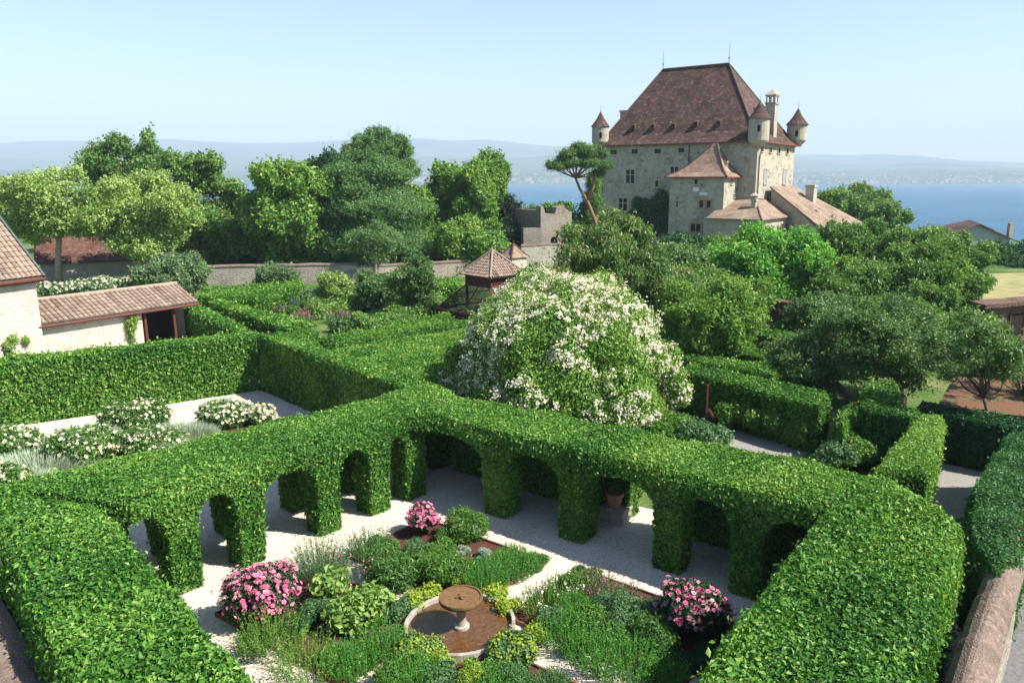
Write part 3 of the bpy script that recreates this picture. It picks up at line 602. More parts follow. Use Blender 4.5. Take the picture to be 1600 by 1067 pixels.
window(cas,fr,'y',0,985,276,13,21,.3,(1,1)); window(cas,fr,'y',0,1054,267,12,12,.25,(1,0)); window(cas,fr,'y',0,1026.5,287,4.5,10,.25); window(cas,fr,'y',0,973.5,320,13,20,.3,(1,1)); window(cas,fr,'y',0,1023,335,9,16,.2)
for p in ((1190.8,233),(1204,234.5),(1217,235.7),(1230,236.8)): window(cas,fr,'x',0,*p,3.4,8,.12,sgn=-1,pane='dkin')
for p in ((1195.6,276),(1225.5,276)): window(cas,fr,'x',0,*p,4,22,.2,sgn=-1,mat='plaster',arch=True,pane='lead')
for px_ in (1075,941): g=Geo(); x_,_=fr.hit(px_,280,'y',.12); g.tube([(x_,.14,ZE-.3),(x_,.14,1)],.07); g.build('downpipe',M['redwood'],cas)
g=Geo(); x_,_=fr.hit(1185,280,'x',-.3); g.tube([(-.3,x_-1,ZE-.4),(-.3,x_,ZE-2.5),(-.3,x_,2)],.09); g.build('downpipe',M['redwood'],cas)
g=Geo(); r=np.random.default_rng(3)   # ivy on the front wall
cl=[]
for px_,py_,q in ((1030,320,1.5),(1035,310,1.3),(1038,335,1.7),(1020,345,1.7),(1000,332,1.5),(1008,322,1.2),(990,345,1.6),(1030,352,1.6),(996,315,.8),(1012,338,1.6)): X,Z=fr.hit(px_,py_,'y',.3); cl.append(((X,.3,Z),(q*1.1,.45,q)))
blobs(g,cl,.32,r,cov=1.4); g.build('ivy',M['dark'],cas)

# square tower against the front
d1=5.3; xa,_=fr.hit(1131,300,'y',d1); xb,_=fr.hit(1046,300,'y',d1); za=fr.hit(1131,273,'y',d1)[1]
tw=thing('square_tower','square stone tower with a bell-shaped tiled roof against the chateau front','tower',(*C0,0),ANG)
g=Geo(); g.box(xa,xb,.2,d1,0,za); g.build('wall',M['castle'],tw,uv=True)
apx,apz=fr.hit(1116.5,224,'y',d1*.5)
g=Geo(); ov=.65; R_=[(xa-ov,-.0),(xb+ov,-.0),(xb+ov,d1+ov),(xa-ov,d1+ov)]; rings=[]
tg=[(apx-.3,d1*.45),(apx+.3,d1*.45),(apx+.3,d1*.45),(apx-.3,d1*.45)]
for f,zf in ((0,0),(.25,.14),(.5,.36),(.75,.66),(1,1)): rings.append([(R_[i][0]+(tg[i][0]-R_[i][0])*f,R_[i][1]+(tg[i][1]-R_[i][1])*f,za-.3+(apz-za+.3)*zf) for i in range(4)])
g.add(sum(rings,[]),[(k*4+i,k*4+(i+1)%4,k*4+4+(i+1)%4,k*4+4+i) for k in range(4) for i in range(4)]); b_=[(p[0],p[1],p[2]-.15) for p in rings[0]]; g.add(rings[0]+b_,[(i,4+i,4+(i+1)%4,(i+1)%4) for i in range(4)]+[(7,6,5,4)],.5,1)
ro=g.build('roof',[M['roof2'],M['brownwood']],tw,uv=True)
g=Geo()
for i in range(4): g.tube([np.array(k[i])+(0,0,.03) for k in rings],.11,6)
g.build('ridge_tiles',M['roof3'],ro); chimney(tw,1136,1129.5,252,268,fr,d1*.55,.7,mat='plaster')
window(tw,fr,'y',d1,1088,284,5,8,.18); window(tw,fr,'y',d1,1096,319,6,11,.3,mat='redtrim'); window(tw,fr,'y',d1,1107.5,319,6,11,.3,mat='redtrim'); window(tw,fr,'y',d1,1058,319,3,9,.18); window(tw,fr,'y',d1,1087,356,15,12,.3,(1,0),mat='redtrim')
window(tw,fr,'x',xa,1143,284,2,8,.15,sgn=-1); window(tw,fr,'x',xa,1147,306,1.6,5,.12,sgn=-1)
g=Geo(); X,Z=fr.hit(1087.5,296,'y',d1); g.box(X-.45,X+.45,d1+.01,d1+.05,Z-.3,Z+.3); X,Z=fr.hit(1099,303,'y',d1); g.box(X-.6,X+.6,d1+.01,d1+.04,Z-.2,Z+.2); g.build('plaque',M['board'],tw)

# low wing with a hipped roof
wg=thing('low_wing','low cream wing with a hipped pinkish tile roof at the foot of the chateau tower','building',(*C0,0),ANG)
yw=8.6; xw,_=fr.hit(1186,350,'y',yw); zw=fr.hit(1186,343,'y',yw)[1]; yend=fr.hit(1262,350,'x',xw)[0]
g=Geo(); g.box(xw,xa+1.5,d1-4,yw,0,zw); g.box(xw,-.2,yend,d1-4.01,0,zw); g.build('wall',M['plaster'],wg,uv=True)
ztop=fr.hit(1152,311,'y',1.5)[1]; o_=.5
A_=(xa+1.0,yw+o_,zw);B_=(xw-o_,yw+o_,zw);C_=(xw-o_,yend-o_,zw);D_=(xa+1.0,.3,ztop);E_=(-.3,.3,ztop);F_=(-.3,yend-o_,ztop-.6)
g=Geo(); g.slab([A_,D_,E_,B_],.15) ; g.slab([B_,E_,F_,C_],.15); g.add([C_,F_,(-.3,yend-o_,zw)],[(0,1,2)]); wr=g.build('roof',M['roof3'],wg,uv=True)
g=Geo(); g.tube([B_,E_],.13); g.tube([E_,F_],.13); g.build('ridge_tiles',M['roof3'],wr); chimney(wg,1181,1174,312,330,fr,4.4,.8,cap=.9)
window(wg,fr,'x',xw,1222,354,3,8,.12,(0,0),sgn=-1,mat='redtrim');window(wg,fr,'x',xw,1228.5,354,3,8,.12,(0,0),sgn=-1,mat='redtrim');window(wg,fr,'x',xw,1235,354,3,8,.12,(0,0),sgn=-1,mat='redtrim'); window(wg,fr,'y',yw,1163,356,6,5,.12)
# long barn roof leaning on the right side
bn=thing('lean_to_barn','long barn with one great sloping tile roof beside the chateau','barn',(*C0,0),ANG)
y0,z0=fr.hit(1203,291,'x',-.6); y1,_=fr.hit(1240,289,'x',-.6); xe=-9.8; ye0,ze0=fr.hit(1281,356,'x',xe); ye1,ze1=fr.hit(1342,350,'x',xe); ze=(ze0+ze1)/2; ya=(y0+ye0)/2; yb=(y1+ye1)/2
g=Geo(); g.slab([(-.6,y0,z0),(-.6,y1,z0),(xe-.6,ye1,ze),(xe-.6,ye0,ze)][::-1],.3); br_=g.build('roof',M['roof3'],bn,uv=True)
g=Geo(); g.add([(-.7,y0-.5,0),(xe,ye0-.5,0),(xe,ye0-.5,ze-.2),(-.7,y0-.5,z0-.3)],[(0,1,2,3)]); g.add([(xe,ye0-.5,0),(xe,ye1,0),(xe,ye1,ze-.3),(xe,ye0-.5,ze-.3)],[(0,1,2,3)]); g.add([(-.7,y1,0),(xe,ye1,0),(xe,ye1,ze-.2),(-.7,y1,z0-.3)],[(3,2,1,0)]); g.build('wall',M['plaster'],bn,uv=True)
for a_,b_ in ((.62,.35),(.78,.62)):
    g=Geo(); X=-.6+(xe)*a_; Z=z0+(ze-z0)*a_+.08; Y=y0+(y1-y0)*b_; g.box(X-.3,X+.3,Y-.4,Y+.4,Z-.1,Z+.1); g.build('skylight',M['lead'],br_)
X_=-3.6; yc,zc=fr.hit(1262,290,'x',X_); yc2,_=fr.hit(1267,290,'x',X_); g=Geo(); g.box(X_,X_-1.3,yc-.9,yc+.9,zc-4.2,zc); g.box(X_+.1,X_-1.4,yc-1,yc+1,zc-.3,zc+.1); g.build('chimney',M['plaster'],br_,uv=True)
# garden wall and hedges at the foot of the tower
def wall(label,a,b,h,th=.5,mat='oldwall',cop=True,name='stone_wall',z0=0,h2=None,group=None,copm='coping'):
    a=np.asarray(a,float);b=np.asarray(b,float);L=np.linalg.norm(b-a);ang=math.atan2(*(b-a)[::-1]); h2=h2 or h
    o=thing(name,label,'wall',(*a,z0),ang,group); g=Geo(); n=max(2,int(L/1.5)); r=np.random.default_rng(int(L*100)); xs_=np.linspace(0,L,n+1); jz=r.normal(size=n+1)*.03; V_=[]
    for i,x in enumerate(xs_): hh=h+(h2-h)*x/L+jz[i]; V_+=[(x,0,0),(x,0,hh),(x,th,hh),(x,th,0)]
    g.add(V_,[(4*i+j,4*i+4+j,4*i+4+(j+1)%4,4*i+(j+1)%4) for i in range(n) for j in range(4)]+[(0,1,2,3),(4*n+3,4*n+2,4*n+1,4*n)]); g.F=[f[:,::-1] for f in g.F]; g.build('wall_face',M[mat],o,uv=True)
    if cop:
        g=Geo(); V_=[]; 
        for i,x in enumerate(xs_): hh=h+(h2-h)*x/L+jz[i]+.004; V_+=[(x,-.08,hh),(x,-.04,hh+.1),(x,th/2,hh+.22),(x,th+.04,hh+.1),(x,th+.08,hh)]
        g.add(V_,[(5*i+j,5*i+5+j,5*i+5+(j+1)%5,5*i+(j+1)%5) for i in range(n) for j in range(5)]+[(0,1,2,3,4),(5*n+4,5*n+3,5*n+2,5*n+1,5*n)]); g.F=[f[:,::-1] for f in g.F]; g.build('coping',M[copm],o,uv=True)
    return o
wall('pale stone wall with a rounded coping below the square tower',at(1010,405,3)[:2],at(1098,402,3)[:2],3.0,mat='rubble')
wall('old stone wall running behind the potager below the big trees',at(325,447),at(560,442),2.0,.6); wall('stone wall with a lit top behind the aviary',at(560,442),at(760,430),1.7,.6); wall('grey stone wall running left from the small gatehouse to the cherry tree',at(815,418),at(925,412),2.7,.6,mat='rubble')
wall('shaded brown stone wall crossing behind the right hand vegetable plots',at(1180,505),at(1345,535),1.9,.5,mat='shadewall',copm='shadewall')
wall('low terrace wall with a pale coping in front of the shaded brown wall',at(1185,525),at(1310,555),.7,.45,mat='oldwall')
# ruin and gatehouse
rA,rB=dp(845,384,100),dp(893,380,104); ra=math.atan2(rB[1]-rA[1],rB[0]-rA[0]); Lr=math.hypot(rB[0]-rA[0],rB[1]-rA[1])
ru=thing('ruined_tower','ruined grey stone gate tower with a broken top and an arched doorway','tower',(rA[0],rA[1],0),ra); zt_=dp(860,322,101)[2]
def arch_wall(g,L,T,zt,ax,aw,ah,prof,y0=0.):
    xs_=sorted(set(np.round(np.concatenate([np.linspace(0,L,15),np.linspace(ax-aw,ax+aw,13)]),3)))
    V_=[];
    for x in xs_:
        zb=0. if abs(x-ax)>aw-1e-3 else ah-aw+math.sqrt(max(0,aw*aw-(x-ax)**2)); z_=zt+np.interp(x,[p[0] for p in prof],[p[1] for p in prof]); V_+=[(x,y0,zb),(x,y0,z_),(x,y0+T,zb),(x,y0+T,z_)]
    F=[]
    for i in range(len(xs_)-1): a=4*i;b=a+4; F+=[(a,b,b+1,a+1),(a+2,a+3,b+3,b+2),(a,a+2,b+2,b),(a+1,b+1,b+3,a+3)]
    n=len(V_); F+=[(0,1,3,2),(n-4,n-2,n-1,n-3)]; g.add(V_,F)
g=Geo(); arch_wall(g,Lr,.9,zt_,Lr*.42,.75,3.6,[(0,0),(.8,0),(.81,-.9),(Lr*.45,-1.1),(Lr*.5,-.2),(Lr*.7,.1),(Lr*.8,-.5),(Lr,-.9)]); arch_wall(g,Lr*.9,.9,zt_-.6,Lr*.42,.75,3.6,[(0,0),(Lr*.4,-.6),(Lr,.1)],y0=5.2)
g.box(0,.9,.91,5.19,0,zt_-.5); g.box(Lr-.9,Lr,.91,5.19,0,zt_-1.2); g.build('wall',M['ruin'],ru,uv=True); g=Geo(); g.box(Lr*.42-.7,Lr*.42+.7,.6,.66,0,2.9); g.build('door',M['redwood'],ru)
wall('low grey rampart wall left of the ruined tower',dp(818,380,99)[:2],dp(846,380,100)[:2],dp(830,357,99)[2],.8,mat='ruin',cop=False)
def hut(name,label,pxa,pya,pxl,pxr,pye,Y,wallm,roofm,cat,rot=.5,wz=0):
    c=dp((pxl+pxr)/2,pye,Y); za_=dp(pxa,pya,Y)[2]; half=(pxr-pxl)/2*Y*1.03/FP/ (abs(math.cos(rot))+abs(math.sin(rot))); ze_=c[2]
    o=thing(name,label,cat,(c[0],c[1],0),rot); a=half; g=Geo(); b=a*.82; g.box(-b,b,-b,b,wz,ze_); g.build('wall',M[wallm],o,uv=True)
    g=Geo(); R_=[(-a,-a),(a,-a),(a,a),(-a,a)]; rings=[[(p[0]*k,p[1]*k,ze_+(za_-ze_)*z) for p in R_] for k,z in ((1,0),(.72,.22),(.02,1))]; g.add(sum(rings,[]),[(k*4+i,k*4+(i+1)%4,k*4+4+(i+1)%4,k*4+4+i) for k in range(2) for i in range(4)]+[(3,2,1,0)]); ro=g.build('roof',M[roofm],o,uv=True)
    g=Geo()
    for i in range(4): g.tube([k[i] for k in rings],.09,6)
    g.tube([(0,0,za_-.1),(0,0,za_+.4)],[.08,.02],6); g.build('ridge_tiles',M[roofm],ro); return o
hut('gatehouse','small white gatehouse with a pyramid tile roof in front of the ruined tower',799,381,778,827,401,84,'white_rub','roof2','hut',.7)
# aviary
Yv=58; c=dp(768,437,Yv); av=thing('aviary','red timber aviary with a pyramid tile roof and sloping wire netting sides','aviary',(c[0],c[1]+1.5,0),math.radians(45)); hf=53*Yv*1.02/FP/1.414; 
zr_=dp(768,393,Yv+1.5)[2]; ze_=dp(716,428,Yv+1.5)[2]-.05; g=Geo(); R_=[(-hf,-hf),(hf,-hf),(hf,hf),(-hf,hf)]
def canal_plane(g,a,b,c,d,pitch=.24,row=.36,r=None):
    """canal tiles on the plane a-b (eave) to d-c (top): half-round tiles in overlapping rows"""
    a,b,c,d=[np.array(q,float) for q in (a,b,c,d)]; r=r or np.random.default_rng(1)
    L=np.linalg.norm(b-a); Hh=max(np.linalg.norm(d-a),np.linalg.norm(c-b)); nc=max(1,int(L/pitch)); nr=max(1,int(Hh/row)); n=np.cross(b-a,(d if np.linalg.norm(d-a)>.01 else c)-a); n/=np.linalg.norm(n)
    Vv=[];F=[];vals=[]; k=0; cv=r.random(nc)
    tri=np.linalg.norm(c-d)<L*.6
    up=((d+c)/2-(a+b)/2)
    for i in range(nc):
        for j in range(nr):
            u0,u1=i/nc,(i+1)/nc; t0,t1=j/nr,min(1,(j+1.12)/nr)
            def P(u,t): return (a+(b-a)*u+up*t) if tri else (a+(b-a)*u)*(1-t)+(d+(c-d)*u)*t
            if tri:
                lo=t1*.5-.5/nc; 
                if u0<lo-1e-6 or u1>1-lo+1e-6: continue
            v=.5*r.random()+.5*cv[i]; seg=5; hh=pitch*.42; lift0=.035; base=len(Vv)
            for t,lf,sh in ((t0,lift0,1.),(t1,0.,.86)):
                for q in range(seg+1):
                    th=math.pi*q/seg; uc=(u0+u1)/2+(u1-u0)*.5*-math.cos(th)*sh; Vv.append(P(uc,t)+n*(hh*1.15*math.sin(th)*sh+lf))
            for q in range(seg): F.append((base+q,base+q+1,base+seg+2+q,base+seg+1+q)); vals.append(v)
            F.append(tuple(base+q for q in range(seg,-1,-1))+()); vals.append(v*.6)
    F4=np.array([f for f in F if len(f)==4]); v4=np.array([v for f,v in zip(F,vals) if len(f)==4]); F6=np.array([f for f in F if len(f)==6]); v6=np.array([v for f,v in zip(F,vals) if len(f)==6])
    g.add(np.array(Vv),F4,v4); g.F.append(F6+(g.n-len(Vv))); g.val.append(v6); g.mi.append(np.zeros(len(F6),int))
g=Geo(); g.add([(p[0],p[1],ze_) for p in R_]+[(0,0,zr_)],[(0,1,4),(1,2,4),(2,3,4),(3,0,4),(3,2,1,0)],.1)
for i in range(4): a_=(*R_[i],ze_+.03);b_=(*R_[(i+1)%4],ze_+.03); canal_plane(g,a_,b_,(0,0,zr_+.03),(0,0,zr_+.03),.22,.34,np.random.default_rng(i))
for i in range(4): g.tube([(*R_[i],ze_+.08),(0,0,zr_+.12)],.1,6)
g.tube([(0,0,zr_),(0,0,zr_+.3)],[.12,.03],6); g.build('roof',M['canal'],av)
b=hf*.78; zb_=ze_-.75; g=Geo()
for i in range(4):
    p=np.array((*[q*b/hf for q in R_[i]],0.)); q=np.array((*[w_*b/hf for w_ in R_[(i+1)%4]],0.)); 
    for z_,w_ in ((ze_-.12,.2),(zb_,.16),(ze_-.45,.1)): g.bar(p+(0,0,z_),q+(0,0,z_),.12,w_)
    g.bar(p+(0,0,0),p+(0,0,ze_),.16); g.bar((p+q)/2+(0,0,zb_),(p+q)/2+(0,0,ze_),.09)
    for k in range(5): g.bar(p+(q-p)*k/5+(0,0,ze_-.75),p+(q-p)*(k+.0)/5+(0,0,ze_),.05)
g.build('frame',M['redwood'],av)
g=Geo(); 
for i in range(4):
    p=[q*b/hf for q in R_[i]]; q=[w_*b/hf for w_ in R_[(i+1)%4]]; g.add([(p[0]*.99,p[1]*.99,ze_-.75),(q[0]*.99,q[1]*.99,ze_-.75),(q[0]*.99,q[1]*.99,ze_-.1),(p[0]*.99,p[1]*.99,ze_-.1)],[(0,1,2,3)])
g.build('boarding',M['redwood'],av)
bo=hf*1.7; zs=1.0; g=Geo(); gm=Geo()
for i in range(4):
    p=np.array([q*b/hf for q in R_[i]]+[zb_]); q=np.array([w_*b/hf for w_ in R_[(i+1)%4]]+[zb_]); P_=np.array([v_*bo/hf for v_ in R_[i]]+[zs]); Q_=np.array([v_*bo/hf for v_ in R_[(i+1)%4]]+[zs])
    g.bar(p,P_,.12); g.bar(P_,Q_,.14); g.bar(P_,P_*(1,1,0),.14); g.bar((p+q)/2,(P_+Q_)/2,.08); g.bar((P_+Q_)/2,(P_+Q_)/2*(1,1,0),.08); g.bar(P_*(1,1,.1),Q_*(1,1,.1),.14,.3); g.bar(p*.55+P_*.45,q*.55+Q_*.45,.06)
    gm.add([P_,Q_,q,p],[(0,1,2,3)]); gm.add([P_*(1,1,0),Q_*(1,1,0),Q_,P_],[(0,1,2,3)]); g.bar(P_*.99*(1,1,.35),Q_*.99*(1,1,.35),.05,.6)
g.build('netting_frame',M['redwood'],av); gm.build('wire_netting',M['mesh'],av,uv=True)

ac=av.location; shrub('aviary_plant','leafy plant growing inside the netting of the aviary',ac.x-1.2,ac.y-1.6,1.3,1.5,mat='bright',s=.2,seed=400,ncl=9,cat='plant')
# ============================================================ LEFT BUILDINGS
e0,e1=at(61,509,2.6),at(310,473,2.6); angS=math.atan2(*(e1-e0)[::-1]); LS=np.linalg.norm(e1-e0)
sh_=thing('garden_shed','low stone shed with a canal tile roof and an open bay at its right end','shed',(*e0,0),angS)
fs_=Frame(e0,angS); xo=fs_.hit(222,500,'y',.35)[0]
g=Geo(); g.box(-1.,xo,.35,.8,0,2.55); g.box(-.5,LS-.3,2.6,2.9,0,3.2); g.box(LS-.5,LS-.3,1.4,2.6,0,2.6); g.build('wall',M['white_rub'],sh_,uv=True)
g=Geo(); canal_plane(g,(-.4,0,2.62),(LS,0,2.62),(LS,2.45,3.75),(-.4,2.45,3.75),.3,.38,np.random.default_rng(4)); g.slab([(-.4,.02,2.6),(LS,.02,2.6),(LS,2.45,3.72),(-.4,2.45,3.72)],.05,0,.05); g.tube([(-.4,2.45,3.8),(LS,2.45,3.8)],.13,8,0,.8); g.build('roof',M['canal'],sh_)
g=Geo(); g.tube([(-.4,-.06,2.5),(LS,-.06,2.5)],.08,8); g.box(-.4,LS,.05,.12,2.42,2.54); g.build('gutter',M['redwood'],sh_)
g=Geo(); g.box(xo+.0,LS-.3,2.5,2.56,0,3.0); g.box(xo-.25,xo-.05,.9,2.4,0,2.5); g.build('bay_shade',M['dkin'],sh_)  # near-black sheets added as the shade inside the open bay
for x in (xo+.12,xo+(LS-xo)*.55): 
    g=Geo(); g.box(x,x+.16,.3,.46,0,2.5); g.build('post',M['redwood'],sh_)
# house
h0=at(0,440,5.5); h1_=at(66,432,5.5); angH=math.atan2(*(h1_-h0)[::-1]); fh=Frame(h1_,angH); 
ho=thing('stone_house','pale rubble stone house with a steep canal tile roof at the left edge','house',(*h1_,0),angH)
yrg=3.9; zrg=fh.hit(20,316,'y',yrg)[1]; g=Geo(); g.add([(-9,.3,0),(-.25,.3,0),(-.25,2*yrg-.3,0),(-9,2*yrg-.3,0),(-9,.3,5.4),(-.25,.3,5.4),(-.25,2*yrg-.3,5.4),(-9,2*yrg-.3,5.4),(-.25,yrg,zrg-.25),(-9,yrg,zrg-.25)],[(0,1,5,4),(1,2,6,8,5),(2,3,7,6),(3,0,4,9,7)]); g.build('wall',M['white_rub'],ho,uv=True)
g=Geo(); canal_plane(g,(-9,0,5.5),(0,0,5.5),(0,yrg,zrg),(-9,yrg,zrg),.3,.38,np.random.default_rng(7)); canal_plane(g,(0,2*yrg,5.5),(-9,2*yrg,5.5),(-9,yrg,zrg),(0,yrg,zrg),.3,.38,np.random.default_rng(8)); g.slab([(-9,0,5.48),(0,0,5.48),(0,yrg,zrg-.02),(-9,yrg,zrg-.02)],.06,0,.1); g.slab([(-9,yrg,zrg-.02),(0,yrg,zrg-.02),(0,2*yrg,5.48),(-9,2*yrg,5.48)],.06,0,.1); g.tube([(-9,yrg,zrg+.08),(0,yrg,zrg+.08)],.15,8,0,.8); hr=g.build('roof',M['canal'],ho)
g=Geo(); g.bar((.06,-.05,5.5),(.06,yrg,zrg+.1),.12,.22); g.bar((.06,2*yrg,5.5),(.06,yrg,zrg+.1),.12,.22); g.build('verge_flashing',M['edge'],hr)
g=Geo(); g.tube([(-9,-.1,5.36),(.1,-.1,5.36)],.1,8); g.box(-9,0,.0,.28,5.2,5.38); g.build('gutter',M['redwood'],ho)
# climbers
def climber(label,fm,pts,y,mat='lime',s=.12,rad=.25,name='climbing_plant'):
    r=np.random.default_rng(int(pts[0][0])); cl=[]; P0=None
    for px_,py_,q in pts: X,Z=fm.hit(px_,py_,'y',y); w_=fm.o+fm.x*X+fm.y*y; cl.append(((w_[0],w_[1],Z),(q,q,q)))
    b=cl[-1][0]; base=np.array((b[0],b[1],0.)); root=thing(name,label,'climber',tuple(base)); g=Geo(); blobs(g,[(np.array(c)-base,q) for c,q in cl],s,r,cov=1.); 
    for k in range(len(cl)-1): g.tube([np.array(cl[k][0])-base,np.array(cl[k+1][0])-base],.02,5)
    g.build('foliage',M[mat],root); return root
climber('green climber trained up the shed wall beside the open bay',fs_,[(203,505,.3),(208,500,.35),(206,512,.3),(205,522,.25),(207,531,.2),(208,540,.12)],.15)
pp=at(208,546); g=Geo(); g.lathe([(.16,0),(.22,.32),(.25,.34),(.25,.4),(.2,.4),(.19,.36)],(0,0,0),16); o=g.build('flower_pot',M['terra']); o.location=(pp[0]+.1,pp[1],.01); tag(o,'terracotta pot at the foot of the climber by the shed','pot')
climber('sparse pale creeper on the lower house wall',fh,[(20,530,.28),(40,532,.25),(12,540,.3),(15,555,.3),(10,565,.25)],.2,s=.1)
# barn beyond
Yb=86; b0=dp(60,402,Yb-3);b1=dp(270,402,Yb+3); angB=math.atan2(b1[1]-b0[1],b1[0]-b0[0]); LB=math.hypot(b1[0]-b0[0],b1[1]-b0[1]); fb=Frame(b0,angB)
ba=thing('old_barn','long stone barn with a dark brown tiled roof behind the pale trees','barn',(b0[0],b0[1],0),angB); zeb=dp(160,404,Yb)[2]; zrb=dp(160,338,Yb+5)[2]
g=Geo(); g.box(0,LB-.5,.5,9.5,-.5,zeb); g.build('wall',M['plaster'],ba,uv=True); g=Geo(); xs0,xs1=-.5,LB; g.slab([(xs0,0,zeb-.2),(xs1,0,zeb-.2),(xs1,5,zrb),(xs0,5,zrb)],.2); g.slab([(xs0,5,zrb),(xs1,5,zrb),(xs1,10,zeb-.2),(xs0,10,zeb-.2)],.2); g.build('roof',M['barn'],ba,uv=True)
g=Geo(); g.prism([(xs1-.52,.5),(xs1-.5,.5),(xs1-.5,9.5),(xs1-.52,9.5)],zeb-.01,[zeb,zeb,zeb,zeb]); 
g.add([(LB-.5,.5,zeb),(LB-.5,9.5,zeb),(LB-.5,5,zrb-.2)],[(0,1,2)]); g.build('gable',M['redtrim'],ba)

# ============================================================ RIGHT BUILDINGS
Yh=128; a_=dp(1493,362,Yh); ap=dp(1525,349,Yh+1); rgt=dp(1573,373,Yh+2); hb=thing('lake_house','grey gabled house with a brown tile roof by the lake shore at the right','house',(a_[0],a_[1],0),.06)
wd=rgt[0]-a_[0]; axp=ap[0]-a_[0]; zl,zp,zq=a_[2],ap[2],rgt[2]; D_=12
g=Geo(); g.add([(.3,0,-1),(wd-.3,0,-1),(wd-.3,0,zq+.1),(axp,0,zp-.2),(.3,0,zl-.1)],[(0,1,2,3,4)]); g.add([(wd-.3,0,-1),(wd-.3+6,D_,-1),(wd-.3+6,D_,zq),(wd-.3,0,zq)],[(0,1,2,3)]); g.add([(.3,0,-1),(.3,D_,-1),(.3,D_,zl),(.3,0,zl)],[(3,2,1,0)]); g.build('wall',M['lead'],hb,uv=True)
g=Geo(); g.slab([(axp,-.6,zp),(wd+.3,-.6,zq-.1),(wd+6.3,D_,zq-.1),(axp+6,D_,zp)],.2); g.slab([(-.5,-.6,zl-.2),(axp,-.6,zp),(axp+6,D_,zp),(-.5+3,D_,zl-.2)],.2); hr=g.build('roof',M['roof3'],hb,uv=True); hr.data.materials[0]=M['roof']
g=Geo(); q=dp(1588,352,Yh+4); g.box(q[0]-a_[0]-.35,q[0]-a_[0]+.35,4,4.7,q[2]-2.5,q[2]+.3); g.build('chimney',M['plaster'],hr)
Yk=46; a_=dp(1536,475,Yk); rh=thing('grey_outbuilding','shaded grey outbuilding with a dark eave at the right edge','building',(a_[0],a_[1],0),.25); g=Geo(); g.box(.2,9,0,.75,0,a_[2]-.1); g.build('wall',M['shadewall'],rh,uv=True); g=Geo(); g.slab([(-.2,-.4,a_[2]),(9,-.4,a_[2]+.35),(9,.8,a_[2]+.42),(-.2,.8,a_[2]+.07)],.25); g.build('roof',M['shadewall'],rh,uv=True)  # wall and eave use the stone with shade in its colour
g=Geo(); g.box(2.2,3.2,-.02,-.06,1.5,2.8); g.box(2.1,2.2,-.01,-.1,1.4,2.9,1); g.box(3.2,3.3,-.01,-.1,1.4,2.9,1); g.build('window',[M['dkin'],M['redwood']],rh)
Pm=[at(1462,640,1.9),at(1640,655,1.9),at(1640,598,2.1),at(1490,592,2.1)]
mr=thing('moss_roof_shed','low shed with a flat red and green mossy roof beside the thin tree','shed',(*Pm[0],0)); Q=[p-Pm[0] for p in Pm]
g=Geo(); g.add([(Q[0][0],Q[0][1],1.95),(Q[1][0],Q[1][1],1.95),(Q[2][0],Q[2][1],2.2),(Q[3][0],Q[3][1],2.2)]+[(p[0],p[1],1.75) for p in Q],[(0,1,2,3),(0,4,5,1),(1,5,6,2),(2,6,7,3),(3,7,4,0)]); g.build('roof',M['moss'],mr); g=Geo(); g.prism(poly_off(ccw(Q),.25),0,1.8); g.build('wall',M['oldwall'],mr,uv=True)
# coping walls near the camera
def near_wall(label,ins,w_,h,crest,mat,name='stone_wall'):
    ins=[np.asarray(p,float) for p in ins]; o=thing(name,label,'wall',(*ins[0],0)); g=Geo(); n=len(ins); V_=[]; k=0
    pts=[]
    for i in range(n-1):
        for t in np.linspace(0,1,9)[:-1]: pts.append(ins[i]*(1-t)+ins[i+1]*t)
    pts.append(ins[-1]); r=np.random.default_rng(9)
    prof=[(0,-.0),(0,h-.12)]; pc=[(-.06,h-.11),(-.06,h),(w_*.12,h+crest*.55),(w_*.35,h+crest*.93),(w_*.5,h+crest),(w_*.65,h+crest*.93),(w_*.88,h+crest*.55),(w_+.06,h),(w_+.06,h-.11)]
    def sw(pr,nm,m,close):
        g=Geo(); V_=[]
        for i,p in enumerate(pts):
            t=pts[min(i+1,len(pts)-1)]-pts[max(i-1,0)]; t/=np.linalg.norm(t); nn=np.array((t[1],-t[0])); jj=.03*math.sin(i*2.1)+.02*math.sin(i*5.3)+.012*r.normal()
            V_+=[(p[0]-ins[0][0]+nn[0]*q[0],p[1]-ins[0][1]+nn[1]*q[0],q[1]+(jj if q[1]>h-.2 else 0)) for q in pr]
        k=len(pr); g.add(V_,[(i*k+j,i*k+(j+1)%k,(i+1)*k+(j+1)%k,(i+1)*k+j) for i in range(len(pts)-1) for j in range(k if close else k-1)]+[tuple(range(k-1,-1,-1)),tuple((len(pts)-1)*k+j for j in range(k))]); g.build(nm,m,o,smooth=False,uv=True)
    sw(pc,'coping',M[mat],True); sw([(0,0),(w_,0),(w_,h-.12),(0,h-.12)],'wall_face',M['oldwall'],True)
near_wall('old terrace wall with a red-brown mossy coping at the near left corner',[at(-60,850,2.0),at(0,940,2.0),at(65,1067,2.0),at(110,1180,2.0)],.75,2.0,.10,'coping')
near_wall('garden wall with a rounded pinkish stone coping beside the alley at the right',[at(1466,1180,2.2)-(0.,0),at(1478,1067,2.2),at(1515,960,2.2),at(1548,878,2.2),at(1570,790,2.2),at(1585,700,2.2)],.62,2.0,.28,'coping')
sheet('alley',[at(1560,1250),at(1560,800),at(1600,660),at(1900,660),at(1900,1300)],.014,M['asph'])

